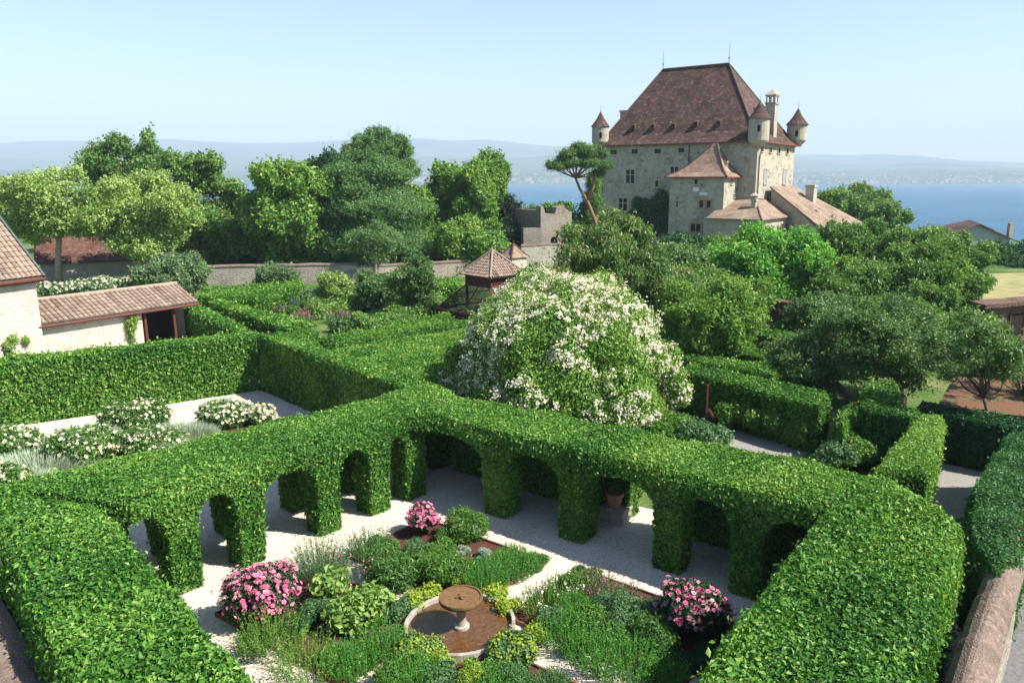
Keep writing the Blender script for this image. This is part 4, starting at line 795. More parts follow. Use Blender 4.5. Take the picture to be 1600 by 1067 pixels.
# ============================================================ HEDGES
# walls of the white terrace
hedge('long tall hedge with a sunlit face behind the white roses',strip((-34,26.3),(-15.24,38.97),1.2),3.0,c=.12,amp=.05,name='hedge',vb=.55)  # vb raises the leaf tone, sunlight put into the colour
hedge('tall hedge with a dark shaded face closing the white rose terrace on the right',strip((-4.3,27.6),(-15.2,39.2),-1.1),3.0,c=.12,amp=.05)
hedge('low hedge between the shed court and the tall sunlit hedge',strip(at(253,533,1.9),at(400,517,1.9),-1.1),1.9,mat='hedge2')
hedge('tapering hedge running from the open bay of the shed towards the terrace corner',[at(280,478,2.1),at(304,474,2.1),at(388,511,2.1),at(372,519,2.1)],2.1,c=.08)
hedge('narrow hedge along the path right of the shed roof',[at(328,471,2.1),at(344,467,2.1),at(484,505,2.1),at(452,515,2.1)],2.1,c=.08)
hedge('level hedge across the back of the potager beside the grey willow shrub',[at(318,452,1.6),at(310,463,1.6),at(405,470,1.6),at(470,452,1.6),at(470,438,1.6)],1.6,mat='hedge2')
hedge('hedge crossing behind the dark shaded terrace hedge with clipped level top',[at(405,530,1.9),at(470,508,1.9),at(500,518,1.9),at(440,542,1.9)],1.9,mat='hedge2')
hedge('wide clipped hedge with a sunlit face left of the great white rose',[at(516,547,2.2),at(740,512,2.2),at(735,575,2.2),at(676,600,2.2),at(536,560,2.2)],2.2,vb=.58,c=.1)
hedge('second hedge behind the wide clipped hedge, running to the aviary',[at(500,527,2.1),at(600,510,2.1),at(745,497,2.1),at(740,508,2.1),at(520,540,2.1)],2.1,mat='hedge2')
hedge('short hedge in front of the aviary netting',[at(600,508,1.7),at(700,488,1.7),at(708,497,1.7),at(612,517,1.7)],1.7,mat='hedge2')
hedge('sunlit tall hedge beyond the potager left of the aviary',[at(590,436,2.0),at(716,434,2.0),at(716,446,2.0),at(590,450,2.0)],2.0,mat='hedge2',vb=.55)
# right hand side
hedge('tall dark hedge with a rounded end behind the grey path',[at(1060,577,2.1),at(1282,634,2.1),at(1297,626,2.1),at(1290,612,2.1),at(1080,566,2.1)],2.1,vb=.42)  # vb lowers leaf colour for shaded hedges here, raises it for sunlit ones
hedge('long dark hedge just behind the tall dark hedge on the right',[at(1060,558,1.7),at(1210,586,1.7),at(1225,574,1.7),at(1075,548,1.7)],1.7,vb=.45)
hedge('small clipped hedge below the terrace wall on the right',[at(1185,522,1.3),at(1265,536,1.3),at(1275,527,1.3),at(1195,513,1.3)],1.3,mat='hedge2')
hedge('clipped hedge in the middle of the right hand plots',[at(1100,540,1.4),at(1205,560,1.4),at(1215,551,1.4),at(1110,531,1.4)],1.4,mat='hedge2')
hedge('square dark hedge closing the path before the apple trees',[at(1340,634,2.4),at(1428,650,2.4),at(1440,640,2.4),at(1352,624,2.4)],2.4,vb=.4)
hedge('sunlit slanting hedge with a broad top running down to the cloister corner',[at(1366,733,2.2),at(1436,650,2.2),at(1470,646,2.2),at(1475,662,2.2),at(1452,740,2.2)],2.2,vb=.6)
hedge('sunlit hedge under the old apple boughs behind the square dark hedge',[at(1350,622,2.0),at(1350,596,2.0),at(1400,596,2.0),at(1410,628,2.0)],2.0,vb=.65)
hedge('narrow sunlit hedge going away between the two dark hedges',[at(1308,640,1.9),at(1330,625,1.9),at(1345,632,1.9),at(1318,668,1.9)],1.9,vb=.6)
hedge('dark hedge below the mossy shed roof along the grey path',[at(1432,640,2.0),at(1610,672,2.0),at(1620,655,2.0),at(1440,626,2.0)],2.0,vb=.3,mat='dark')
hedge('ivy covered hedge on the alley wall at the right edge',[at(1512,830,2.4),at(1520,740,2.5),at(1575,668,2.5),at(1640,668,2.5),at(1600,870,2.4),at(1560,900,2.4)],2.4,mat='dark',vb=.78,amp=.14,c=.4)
# potager
for k,(a,b,c_,d,h_,lab) in enumerate([((560,496),(640,480),(655,490),(575,508),1.2,'low bushy hedge in the centre of the potager'),((470,470),(560,455),(580,465),(490,482),1.,'low hedge behind the coloured flower beds'),((600,470),(690,460),(700,470),(610,482),1.3,'low dark hedge left of the aviary netting'),((640,455),(720,450),(720,458),(640,464),.9,'thin low hedge beneath the pear tree')]):
    hedge(lab,[at(*p,h_) for p in (a,b,c_,d)],h_,mat='tree',amp=.15,c=.3,seed=300+k)

# ============================================================ GREAT WHITE ROSE
Yr=32.5; cR=dp(878,560,Yr); rb=np.array((dp(905,650,Yr)[0],Yr,0)); rose=thing('rambling_rose','huge mound of rambling white roses towering behind the cloister','rose',tuple(rb))
r=np.random.default_rng(77); cl=[]; ztp=dp(892,427,Yr)[2]+.35; Rx=170*Yr*1.02/FP
for k in range(150):
    fz_=1-2*(k+.5)/150; fa_=k*2.39996; d=np.array((math.sqrt(1-fz_*fz_)*math.cos(fa_),math.sqrt(1-fz_*fz_)*math.sin(fa_),fz_))+.08*r.normal(size=3); d[2]=d[2]*.9 if d[2]>0 else d[2]*.45; d/=np.linalg.norm(d); d[2]*=.92
    prof=np.array((Rx-.9,Rx*.72,ztp-1.1)); zc_=2.5; p=d*prof*r.uniform(.80,1.06); p[2]=zc_+d[2]/.92*(ztp-1.1-zc_)*r.uniform(.9,1.) if d[2]>0 else zc_-r.random()*2; p[0]+=cR[0]-rb[0]
    cl.append((p,r.uniform(.75,1.25)*np.array((1,1,.95))))
for p in ((1052,590),(1062,612),(1045,560),(1030,640),(705,600),(712,560)): q=dp(*p,Yr-.5)-rb; cl.append((q,np.array((.5,.5,.6))))
g=Geo(); P,N=blobs(g,cl,.125,r,cov=1.5,inner=.25,vb=.6,cull=.8); g.build('foliage',M['bright'],rose)
toc=nrm(np.array([(0,0,H)])-(P+rb)); k=(N[:,2]>-.5)&(nz(P,1.1,5)>-.5)&(r.random(len(P))<.33); i=np.where(k)[0]; i=r.choice(i,min(8500,len(i)),replace=False)
keepf=(nz(P[i],1.2,9)+.9*r.normal(size=len(i))+ .35*P[i][:,2]-.5)>.0; i=i[keepf][:6500]
cs=P[i]+N[i]*.12; g=Geo(); m_=13; PP=np.repeat(cs,m_,0)+r.normal(size=(len(cs)*m_,3))*.07; NN=np.repeat(nrm(N[i]+(0,-.15,.4)),m_,0); blossoms(g,PP,NN,.075,r,inner=False,vb=.62); tag(g.build('blossoms',M['white'],rose),kind='stuff')
g=Geo(); 
for a in r.uniform(-1.2,1.2,9): g.tube([(r.normal()*.15,r.normal()*.15,-.1),(a*.5,r.normal()*.3,1.5),(a*1.6,r.normal()*.8,3.6)],[.14,.1,.05],6)
rp=dp(1035,640,Yr-1)
g.build('trunk',M['bark'],rose,smooth=True)
g=Geo(); g.tube([(0,0,-.1),(0,0,2)],.06,6); o=g.build('wooden_post',M['redwood']); o.location=(rp[0],rp[1],0); tag(o,'red wooden post under the right side of the great white rose','post')

# ============================================================ TREES
T=tree
T('garden_tree','pale green feathery tree with a light trunk in front of the barn, nearest the house',78,320,79,5.4,4.6,mat='lime',lo=3.5,bark='paleb',tr=.3,seed=2,ncl=42,cr=.24,squash=.8,group='pale trees in front of the barn',cov=.85,inner=.12,base=dp(90,437,79)[:2],wild=.3,s=.3)
T('garden_tree','pale green feathery tree in front of the right end of the barn',222,338,81,6.0,4.9,mat='lime',lo=3.2,bark='paleb',tr=.26,seed=3,ncl=46,cr=.24,squash=.8,group='pale trees in front of the barn',cov=.85,inner=.12,base=dp(238,425,81)[:2],wild=.3,s=.3)
T('garden_tree','edge of a pale green tree behind the house roof',2,330,84,3.2,4,mat='lime',lo=3,bark='paleb',seed=5,ncl=18,group='pale trees in front of the barn')
T('broadleaf_tree','dark spreading tree rising behind the pale trees, left of the poplar',190,270,120,6.6,5.6,mat='tree',seed=6,ncl=36,cr=.27,squash=.7,tr=.35)
T('poplar_tree','slim dark poplar standing above the left hand trees',240,262,122,2.3,7.4,mat='tree',seed=7,ncl=34,cr=.42,squash=1.5,tr=.3,asp=.5)
T('broadleaf_tree','tall loose-crowned tree between the poplar and the chestnut',318,316,100,6.2,7.4,mat='tree',seed=8,ncl=50,cr=.25,tr=.35,squash=.75)
T('broadleaf_tree','dark tree low behind the long garden wall at the left',330,375,96,5.6,4.6,mat='dark',seed=9,ncl=30,vb=.5) if False else T('broadleaf_tree','dark tree low behind the long garden wall at the left',335,372,97,5.2,4.8,mat='tree',seed=9,ncl=34)
T('chestnut_tree','large round horse chestnut with broad leaves behind the garden wall',458,328,90,6.3,6.9,mat='bright',seed=10,ncl=70,cr=.22,tr=.45,s=.42,cov=1.3)
T('chestnut_tree','darker chestnut left of the large round horse chestnut',398,365,92,3.9,4.4,mat='tree',seed=11,ncl=34,cr=.28,s=.38)
T('broadleaf_tree','dark crown showing between the chestnut and the cedar',520,282,112,4.6,4.6,mat='dark',seed=12,ncl=26)
# cedar with layered boughs
def conifer(name,label,px,Y,pyt,pyb,Rb,mat,seed,layers=16,shape=lambda t:(1-t)**.6,s=.3,bark='barkp',flat=.3,n0=7,tr=.35,top_bare=0,droop=.2,cat='tree',density=1.):
    r=np.random.default_rng(seed); zt=dp(px,pyt,Y)[2]; zb=dp(px,pyb,Y)[2]; b=dp(px,pyb,Y); root=thing(name,label,cat,(b[0],b[1],0)); cl=[]; g2=Geo(); g2.tube([(0,0,-.1),(.1,0,zt*.5),(0,0,zt*.97)],[tr,tr*.6,.05])
    for k in range(layers):
        t=k/(layers-1); z=zb+(zt-zb)*t; R=Rb*shape(t)*r.uniform(.8,1.15); m=max(3,int(n0*(.4+R/Rb)*density))
        for j in range(m):
            a=2*math.pi*(j+r.random()*.8)/m+k; q=R*r.uniform(.45,.9); rr=max(.45,R*.34)
            c=np.array((q*math.cos(a),q*math.sin(a),z+r.normal()*.25-q*.06)); cl.append((c,np.array((rr,rr,rr*flat)))); 
            if j%2==0: g2.tube([(0,0,z-.3),c],[.09,.03],5)
        if t>.9: cl.append((np.array((0,0,z)),np.array((.5,.5,.5))))
    g=Geo(); P_,N_=blobs(g,cl,s,r,cov=1.4,droop=droop,asp=.35,inner=.5,cull=.6,rough=.35); sprigs(g,P_,N_,s,r,1.3,int(len(P_)*.12),droop,.3); g.build('crown',M[mat],root); g2.build('trunk',M[bark],root,smooth=True); return root
conifer('cedar_tree','tall blue-green cedar with layered drooping boughs beside the chestnut',578,93,225,398,6.0,'conif',13,layers=17,shape=lambda t:.55+.45*math.sin(min(1,(1-t)*1.25)*1.57)-.42*max(0,t-.75)/.25,flat=.42,n0=9)
# scots pine top over the cedar
def pads(name,label,base,trunk,padl,mat,seed,tr=.3,s=.28,bark='barkp',cat='tree',cov=1.8,flat=.42,limbs=True):
    r=np.random.default_rng(seed); b=np.array((base[0],base[1],0.)); root=thing(name,label,cat,tuple(b)); g=Geo(); tp=[np.array(p)-b for p in trunk]; g.tube(tp,np.linspace(tr,tr*.45,len(tp)),8)
    cl=[]
    for p,q in padl:
        p=np.array(p)-b; 
        for k in range(7): 
            o=nrm(r.normal(size=(1,3)))[0]*q*(.65,.65,.3)*r.uniform(.4,1.); cl.append((p+o,np.array((.5,.5,flat))*q*r.uniform(.75,1.1)))
        if limbs:
            st=tp[-1]; mid=(st+p)/2+np.array((0,0,-.2*q)); g.tube([st,mid,p],[tr*.38,tr*.25,.04],6)
    g.build('trunk',M[bark],root,smooth=True); g=Geo(); P_,N_=blobs(g,cl,s,r,cov=cov,asp=.3,droop=-.3,inner=.5,cull=.6,rough=.3); sprigs(g,P_,N_,s,r,.7,int(len(P_)*.1),-.3,.3); g.build('crown',M[mat],root); return root
Yp=97; pads('scots_pine','scots pine with a reddish trunk and flat pads topping the cedar',dp(600,400,Yp)[:2],[(*dp(600,400,Yp)[:2],-.1),tuple(dp(606,300,Yp)),tuple(dp(600,262,Yp)),tuple(dp(592,225,Yp))],[(dp(p[0],p[1]+11,Yp+dy),q*.92) for p,q,dy in (((560,212),1.8,0),((590,204),2.0,1),((618,212),1.9,0),((545,224),1.2,-1),((632,228),1.5,1),((638,246),1.1,0),((575,228),1.9,-1),((612,238),1.5,1),((645,258),1.0,0),((626,268),1.2,-1),((588,215),1.6,2),((600,226),1.9,-2),((570,245),1.4,0))],'conif',14,tr=.28)
T('broadleaf_tree','yellow-green tree right of the cedar',640,340,99,3.6,5.6,mat='bright',seed=15,ncl=36,cr=.3)
T('broadleaf_tree','low dark tree between the cedar and the poplar group',668,372,101,3.6,4.4,mat='tree',seed=16,ncl=28,cr=.32)
T('stone_pine','small round pine with a forked pale trunk before the cedar',583,372,83,2.8,2.0,mat='conif',seed=17,ncl=26,cr=.34,s=.24,asp=.3,tr=.16,bark='paleb',droop=-.5,limbs=6)
T('broadleaf_tree','tall leafy tree with a rounded top left of the lake gap, nearest the cedar',700,312,106,3.5,6.5,mat='bright',seed=18,ncl=34,cr=.33,squash=1.1,tr=.3)
T('broadleaf_tree','tall central tree of the group left of the lake gap',738,318,101,3.9,7.4,mat='bright',seed=19,ncl=44,cr=.3,squash=1.1,tr=.35,wild=.3)
T('broadleaf_tree','highest tree of the group left of the lake gap with a pointed top',770,296,107,2.8,6.8,mat='bright',seed=20,ncl=34,cr=.38,squash=1.3,tr=.3)
T('broadleaf_tree','low bushy tree in front of the group left of the lake gap',735,378,92,5.0,3.2,mat='bright',seed=21,ncl=34,cr=.27,tr=.25)
conifer('yew_tree','blackish yew right of the tall leafy trees',797,105,312,385,3.0,'blackg',22,layers=9,shape=lambda t:(1-t)**.5+.15,flat=.8)
T('broadleaf_tree','dark round tree behind the ruined tower',826,342,125,2.8,2.5,mat='tree',seed=23,ncl=18); T('broadleaf_tree','small dark tree right behind the ruined tower',868,335,118,3.4,2.1,mat='tree',seed=24,ncl=16)
Yu=104; ub=dp(934,352,Yu); pads('umbrella_pine','umbrella pine with a leaning pinkish trunk in front of the chateau corner',ub[:2],[(ub[0]+.4,ub[1],-.1),tuple(dp(930,345,Yu)),tuple(dp(917,313,Yu)),tuple(dp(906,295,Yu)),tuple(dp(899,278,Yu))],[(dp(*p,Yu+dy),q*.95) for p,q,dy in (((860,258),1.1,0),((875,250),1.3,.5),((873,262),1.1,-.5),((890,240),1.4,0),((905,232),1.6,.8),((925,236),1.5,0),((900,256),1.2,-.6),((938,240),1.3,.6),((945,258),1.2,0),((922,256),1.4,-1),((935,270),1.1,.4),((915,245),1.4,1),((885,256),1.2,1))],'conif',25,tr=.34,s=.24,flat=.38,cov=1.3)
um=bpy.data.objects.get('umbrella_pine'); g=Geo(); bb=np.array((ub[0],ub[1],0.)); g.tube([dp(917,313,Yu)-bb,dp(927,293,Yu)-bb,dp(928,268,Yu)-bb],[.26,.2,.1]); g.build('limb',M['barkp'],um,smooth=True)
conifer('cypress_tree','dark green cypress climbing beside the chateau corner behind the pine',926,110,275,362,1.5,'tree',26,layers=12,shape=lambda t:1-.55*t,flat=1.4,n0=5)
T('broadleaf_tree','dark shrubby tree at the foot of the umbrella pine',905,350,112,3.6,2.5,mat='dark',seed=27,ncl=18)
T('cherry_tree','cherry tree with drooping pale leaves standing before the chateau',952,408,46,3.4,2.65,mat='cherry',seed=28,ncl=70,cr=.2,s=.25,asp=.36,droop=1.6,cov=1.15,tr=.2,wild=.4,inner=.3)
T('cherry_tree','smaller cherry crown with long leaves drooping over the aviary side',850,445,44,2.0,1.2,mat='cherry',seed=29,ncl=20,s=.22,asp=.36,droop=1.6,cov=.9,tr=.1)
T('fig_tree','broad bright green tree in front of the low wing of the chateau',1198,420,66,6.0,3.4,mat='fig',seed=30,ncl=90,cr=.2,s=.3,squash=.8,tr=.3,cov=1.35)
T('fruit_tree','rounded mid-green tree right of the great white rose',1115,505,42,2.9,2.3,mat='tree',seed=31,ncl=70,cr=.25,s=.15,tr=.14,cov=1.3,asp=.5,vb=.5) if False else T('fruit_tree','rounded mid-green tree right of the great white rose',1110,503,42,3.2,2.4,mat='bright',seed=31,ncl=60,cr=.24,s=.16,tr=.14,cov=1.0,asp=.5)
T('broadleaf_tree','dense round dark tree right of the broad bright green tree',1338,390,82,4.3,3.1,mat='tree',seed=32,ncl=50,cr=.27,s=.3)
T('broadleaf_tree','tall dark-crowned tree below the lake on the right',1425,398,80,5.2,3.1,mat='tree',seed=33,ncl=54,cr=.25,s=.3); T('broadleaf_tree','large spreading tree in the middle of the right hand orchard',1432,445,60,5.4,3.5,mat='tree',seed=34,ncl=80,cr=.21,s=.24,cov=1.25)
T('broadleaf_tree','dark bushy tree left of the large spreading orchard tree',1345,462,58,3.3,2.6,mat='tree',seed=35,ncl=34,cr=.28,s=.24); T('broadleaf_tree','narrow leafy tree by the yellowish lawn',1510,415,72,2.6,3.4,mat='tree',seed=36,ncl=26)
# apple trees
def apple(label,px,py,Y,R,rz,base,seed,ncl,mid=None,tr=.2,s=.13,cov=.62,cr=.2):
    r=np.random.default_rng(seed); b=np.array((*base,0.)); root=thing('apple_tree',label,'tree',tuple(b),0,'old apple trees'); c=dp(px,py,Y)-b; cl=[]
    for k in range(ncl): d=nrm(r.normal(size=(1,3)))[0]; q=r.uniform(.3,1)**.5; cl.append((c+d*np.array((R,R,rz))*q,np.array((1,1,.6))*cr*R*r.uniform(.6,1.3)))
    g=Geo(); P_,N_=blobs(g,cl,s,r,cov=cov*.9,inner=.3,cull=.6,jit=1.,rough=.3); sprigs(g,P_,N_,s,r,.7,int(len(P_)*.16),.2); g.build('crown',M['apple'],root); g=Geo(); m=mid if mid is not None else c*(.4,.4,.55)
    m=np.array(m,float); f=m*.5+np.array((.15,-.1,0)); g.tube([(0,0,-.1),f,m],[tr,tr*.8,tr*.6],8)
    for i in r.choice(len(cl),12,replace=False): e=cl[i][0]; k_=(m+e)/2+r.normal(size=3)*.15*R; k_[2]+=.1*R; g.tube([m,(m+k_)/2+r.normal(size=3)*.12,k_,e],[tr*.45,tr*.35,tr*.25,.03],6)
    g.build('trunk',M['bark'],root,smooth=True)
apple('large old apple tree with a dark leaning trunk beside the square dark hedge',1375,535,37,3.3,1.9,at(1413,640,.3),41,60)
apple('second old apple tree reaching left over the dark hedge',1275,562,38,2.4,1.1,at(1330,640,0),42,48)
apple('thin crooked apple tree in front of the mossy shed roof',1515,545,29,1.9,1.2,at(1552,668,1.2),43,34,tr=.11,s=.12)
apple('apple tree with sparse twigs at the right edge before the outbuilding',1590,560,31,1.4,1.6,at(1605,655,1.),44,26,tr=.09,s=.12)
T('broadleaf_tree','deep green tree behind the mossy roof and apple trees',1460,500,47,3.8,2.2,mat='tree',seed=45,ncl=50,cr=.22,s=.18,tr=.2); T('shrub_tree','light green bush on the far side of the mossy roof',1540,573,41,1.5,.9,mat='bright',seed=46,ncl=20,s=.16,tr=.05); 
T('broadleaf_tree','green tree on the shore right behind the barn roof of the chateau',1340,320,165,8.,4.2,mat='tree',seed=47,ncl=40,cr=.24); T('broadleaf_tree','darker round tree on the shore between the barn and the lake',1378,345,145,5.,4.2,mat='tree',seed=48,ncl=30)
T('broadleaf_tree','tree on the shore touching the barn roof edge',1300,318,150,4.,3.,mat='bright',seed=49,ncl=22); T('broadleaf_tree','dark hedge-like tree in front of the lake house',1585,403,112,4.2,2.2,mat='dark',seed=50,ncl=30); T('broadleaf_tree','low dark trees beside the lawn at the right edge',1590,420,100,4,2,mat='dark',seed=51,ncl=24)
T('broadleaf_tree','low tree filling the gap under the lake house',1462,380,118,4.0,1.8,mat='tree',seed=58,ncl=24)
T('pear_tree','slender dark pear tree before the garden wall left of the aviary',650,446,60,1.9,3.0,mat='apple',seed=52,ncl=44,cr=.3,s=.2,asp=.5,tr=.1,cov=.8); T('fruit_tree','small light fruit tree left of the pear tree',520,448,66,1.8,1.4,mat='lime',seed=53,ncl=20,tr=.08,s=.2); T('fruit_tree','low dark fruit tree left of the pear tree trunk',590,455,64,2.2,1.3,mat='apple',seed=54,ncl=24,tr=.08,s=.2)
T('willow_shrub','round silvery-green willow shrub before the garden wall',428,441,72,2.3,1.7,mat='grey',seed=55,ncl=34,cr=.3,s=.24,tr=0,asp=.35,cat='shrub'); T('flowering_shrub','large pale dome-shaped shrub with white buds behind the shed roof',270,432,70,3.2,2.1,mat='grey',seed=56,ncl=44,cr=.25,s=.24,tr=0,cat='shrub')
T('broadleaf_tree','row of dark low trees behind the long garden wall',420,402,100,6.,2.,mat='dark',seed=57,ncl=30); T('broadleaf_tree','dark low foliage behind the small round pine',560,392,96,5,2,mat='blackg',seed=59,ncl=24); T('broadleaf_tree','dark low foliage left of the yew',690,398,99,4.4,2.2,mat='dark',seed=60,ncl=22)
T('shrub_tree','dark bush behind the rambling rose and cherry',1060,420,56,2.4,1.8,mat='apple',seed=61,ncl=26,s=.2,tr=.08)
T('cherry_tree','low cherry crown between the great white rose and the fruit tree',1015,455,50,3.2,1.6,mat='cherry',seed=62,ncl=36,s=.22,asp=.4,droop=1.4,tr=.08)
T('shrub_tree','low dark bushes under the cherry and the bright green tree',1075,455,54,3.0,1.5,mat='tree',seed=63,ncl=30,s=.2,tr=.06)
T('shrub_tree','low green bush before the shaded brown wall',1160,470,56,2.6,1.4,mat='bright',seed=64,ncl=24,s=.2,tr=.06)
T('shrub_tree','dark leafy bush filling the orchard edge left of the apple trees',1300,500,50,3.2,1.5,mat='apple',seed=65,ncl=34,s=.18,tr=.06)
T('shrub_tree','low green bushes in front of the low wing of the chateau',1150,393,88,4.2,1.5,mat='tree',seed=66,ncl=26,tr=.08)
T('shrub_tree','clipped dark bushes at the foot of the square tower',1065,384,98,3.2,1.0,mat='dark',seed=67,ncl=22,tr=.08)
# ============================================================ HERB BEDS OF THE CLOISTER
e1v=np.array((.64,.768));e2v=np.array((.814,-.58)); BC=at(719,985); RB=1.38
def bed(label,left,s1,s2,cut,seed,name='herb_bed'):
    a=np.array(left,float); Q=[a,a+e1v*s1,a+e1v*s1+e2v*s2,a+e2v*s2]; P_=[]
    for i in range(4):
        for t in np.linspace(0,1,13)[:-1]:
            p=Q[i]*(1-t)+Q[(i+1)%4]*t; d=p-BC; k=np.linalg.norm(d); P_.append(BC+d/k*max(k,RB+.02))
    o=thing(name,label,'flower bed',(*a,0)); g=Geo(); P_=ccw(np.array(P_)-a); c=P_.mean(0); n=len(P_)
    g.add([(c[0],c[1],.10)]+[(p[0],p[1],.05) for p in P_],[(0,1+i,1+(i+1)%n) for i in range(n)]); g.build('soil',M['soil'],o)
    g=Geo(); inn=P_+(c-P_)/np.linalg.norm(c-P_,axis=1)[:,None]*.05; V_=[]
    for p,q in zip(P_,inn): V_+=[(p[0],p[1],0),(p[0],p[1],.11),(q[0],q[1],.11),(q[0],q[1],0)]
    g.add(V_,[(4*i+j,4*((i+1)%n)+j,4*((i+1)%n)+j+1,4*i+j+1) for i in range(n) for j in range(3)]); g.F=[f[:,::-1] for f in g.F]; g.build('edging',M['iron'],o); return Q
bN=bed('soil bed behind the fountain, edged with rusty strips and filled with leafy herbs',(-5.93,20.71),3.2,4.9,1,1); bW=bed('soil bed left of the fountain under the largest pink rose bush',(-8.5,17.6),3.1,4.9,1,2)
bE=bed('soil bed right of the fountain full of flowering herbs',(-1.03,17.45),3.2,4.9,1,3); bS=bed('soil bed in front of the fountain at the bottom of the photo',(-3.75,14.1),3.2,4.9,1,4)
# fountain
fo=thing('fountain','round stone basin of rusty water with a millstone bowl on a short column','fountain',(*BC,0))
g=Geo(); n=48; a=np.arange(n)*2*math.pi/n
prof=[(RB,0),(RB,.25),(RB-.015,.265),(RB-.08,.265),(RB-.095,.25),(RB-.095,.05)]
g.add([(r_*math.cos(t),r_*math.sin(t),z) for r_,z in prof for t in a],[(j*n+i,j*n+(i+1)%n,(j+1)*n+(i+1)%n,(j+1)*n+i) for j in range(len(prof)-1) for i in range(n)]); g.build('basin_rim',M['basin'],fo)
g=Geo(); g.add([((RB-.09)*math.cos(t),(RB-.09)*math.sin(t),.13) for t in a],[tuple(range(n))]); g.build('water',M['bwater'],fo)
q=at(720,934,.92)-BC; g=Geo(); g.lathe([(.2,.05),(.2,.19),(.14,.22),(.12,.34),(.115,.78),(.15,.84)],(q[0],q[1],0),20); g.build('column',M['basin'],fo,smooth=False)
g=Geo(); rB=.545; g.lathe([(.12,.82),(rB*.8,.83),(rB*.97,.86),(rB,.9),(rB,.95),(rB*.985,.975),(rB*.9,.975),(rB*.885,.945),(rB*.3,.94),(.02,.94)],(q[0],q[1],0),48); 
bw=g.build('bowl',M['mill'],fo); g=Geo()
for t in (0.4,1.97): g.tube([(q[0]-.13*math.cos(t),q[1]-.13*math.sin(t),.955),(q[0],q[1],.985),(q[0]+.13*math.cos(t),q[1]+.13*math.sin(t),.955)],[.028,.04,.028],8)
g.lathe([(.045,.95),(.05,1.0),(.02,1.01)],(q[0],q[1],0),10); g.build('spout',M['mill'],bw)
# plants: px,py is the foot of the plant
def sh(name,label,px,py,rad,h,**k): p=at(px,py); k.setdefault('cov',1.9); return shrub(name,label,p[0],p[1],rad,h,z0=.06,**k)
sh('pink_rose_bush','largest pink rose bush, at the left corner of the herb garden',413,968,.92,1.42,mat='dark',s=.075,ncl=16,seed=1,flower='pink',fs=.125,fn=800,cat='rose',cov=1.2,rise=.3,fcl=1)
sh('pink_rose_bush','small compact pink rose bush behind the fountain before the corner pier',664,836,.52,1.0,mat='dark',s=.07,ncl=12,seed=2,flower='pink',fs=.11,fn=420,cat='rose',cov=1.2,rise=.25)
sh('pink_rose_bush','pink rose bush at the right corner of the herb garden by the shaded piers',1084,992,.85,1.35,mat='dark',s=.075,ncl=16,seed=3,flower='pink',fs=.125,fn=430,cat='rose',cov=1.3,rise=.3)
sh('leafy_shrub','soft green bushy shrub touching the small pink rose bush',731,842,.72,.95,mat='bright',s=.10,ncl=12,seed=4,asp=.28,cov=1.5)
def herb(name,label,px,py,rad,h,mat,n,w=.03,spread=.5,seed=1,flower=None,fn=0,fs=.05,ell=1.,vb=.5,lf=0,cat='herb',fz=.06,group=None,lsz=.05,x=None):
    p=at(px,py) if x is None else x; r=np.random.default_rng(seed+500); root=thing(name,label,cat,(p[0],p[1],fz),0,group); fac=1.8 if (lf and py>840 and h<.72) else 1.; n=int(n*fac); fac=1; g=Geo(); E_,T_,l_=spikes(g,0,0,rad,h,int(n*fac),r,w=w,spread=spread,vb=vb,ell=ell)
    if lf:
        k=np.repeat(np.arange(n),lf); t=r.uniform(.15,1,len(k)); Pp=E_[k]-T_[k]*(l_[k]*(1-t))[:,None]; Nn=nrm(r.normal(size=(len(k),3))+(0,0,.5)); leaves(g,Pp+Nn*lsz*.4,Nn,lsz,r,jit=.5,droop=-.3,asp=.4,vb=vb)
    g.build('foliage',M[mat],root)
    if flower:
        g=Geo(); i=r.choice(n,min(fn,n),replace=False); Pf=np.repeat(E_[i],6,0)-np.repeat(T_[i],6,0)*r.uniform(0,h*.28,(len(i)*6,1)); blossoms(g,Pf+r.normal(size=Pf.shape)*.015,nrm(Pf*0+r.normal(size=Pf.shape)),fs,r,inner=False); tag(g.build('blossoms',M[flower],root),kind='stuff')
    return root
K=herb
K('tall_herb','wispy grey-green herb at the left corner of the bed behind the fountain',577,876,.48,1.0,'sage',260,.012,.5,1,lf=16); K('tall_herb','tall wispy grey-green herb behind the largest pink rose bush',503,900,.62,1.15,'sage',320,.012,.5,2,lf=16)
sh('leafy_herb','broad leafy green herb filling the left half of the bed behind the fountain',622,908,.98,.95,mat='tree',s=.11,asp=.3,seed=5,ncl=12,flower='dusty',fs=.05,fn=24); sh('leafy_herb','leafy green herb right of the broad herb, behind the fountain bowl',685,910,.85,.85,mat='bright',s=.10,asp=.3,seed=6,ncl=11)
sh('silver_herb','silver mound in the bed behind the fountain, left of its twin',722,872,.27,.34,mat='silver',s=.035,seed=7,ncl=7); sh('silver_herb','silver mound in the bed behind the fountain, right of its twin',757,877,.3,.34,mat='silver',s=.035,seed=8,ncl=7)
K('rosemary','upright green rosemary clump behind the fountain bowl, nearest the bowl',760,917,.58,.68,'herbg',int(420*.8),.016,.35,9,lf=9,vb=.72); K('rosemary','upright green rosemary clump at the right of the rear bed',800,895,.7,.58,'herbg',int(420*.8),.016,.35,10,lf=9,vb=.72); K('low_herb','low flat green herb at the right tip of the rear bed',836,884,.3,.25,'bright',300,.02,.5,11,vb=.4); K('low_herb','low green herb behind the silver mounds along the edging',800,866,.42,.22,'tree',300,.02,.5,12)
sh('box_mound','small golden-green mound left of the fountain bowl',715,918,.26,.38,mat='ladys',s=.035,seed=9,ncl=7)
LM='lady_mantle'
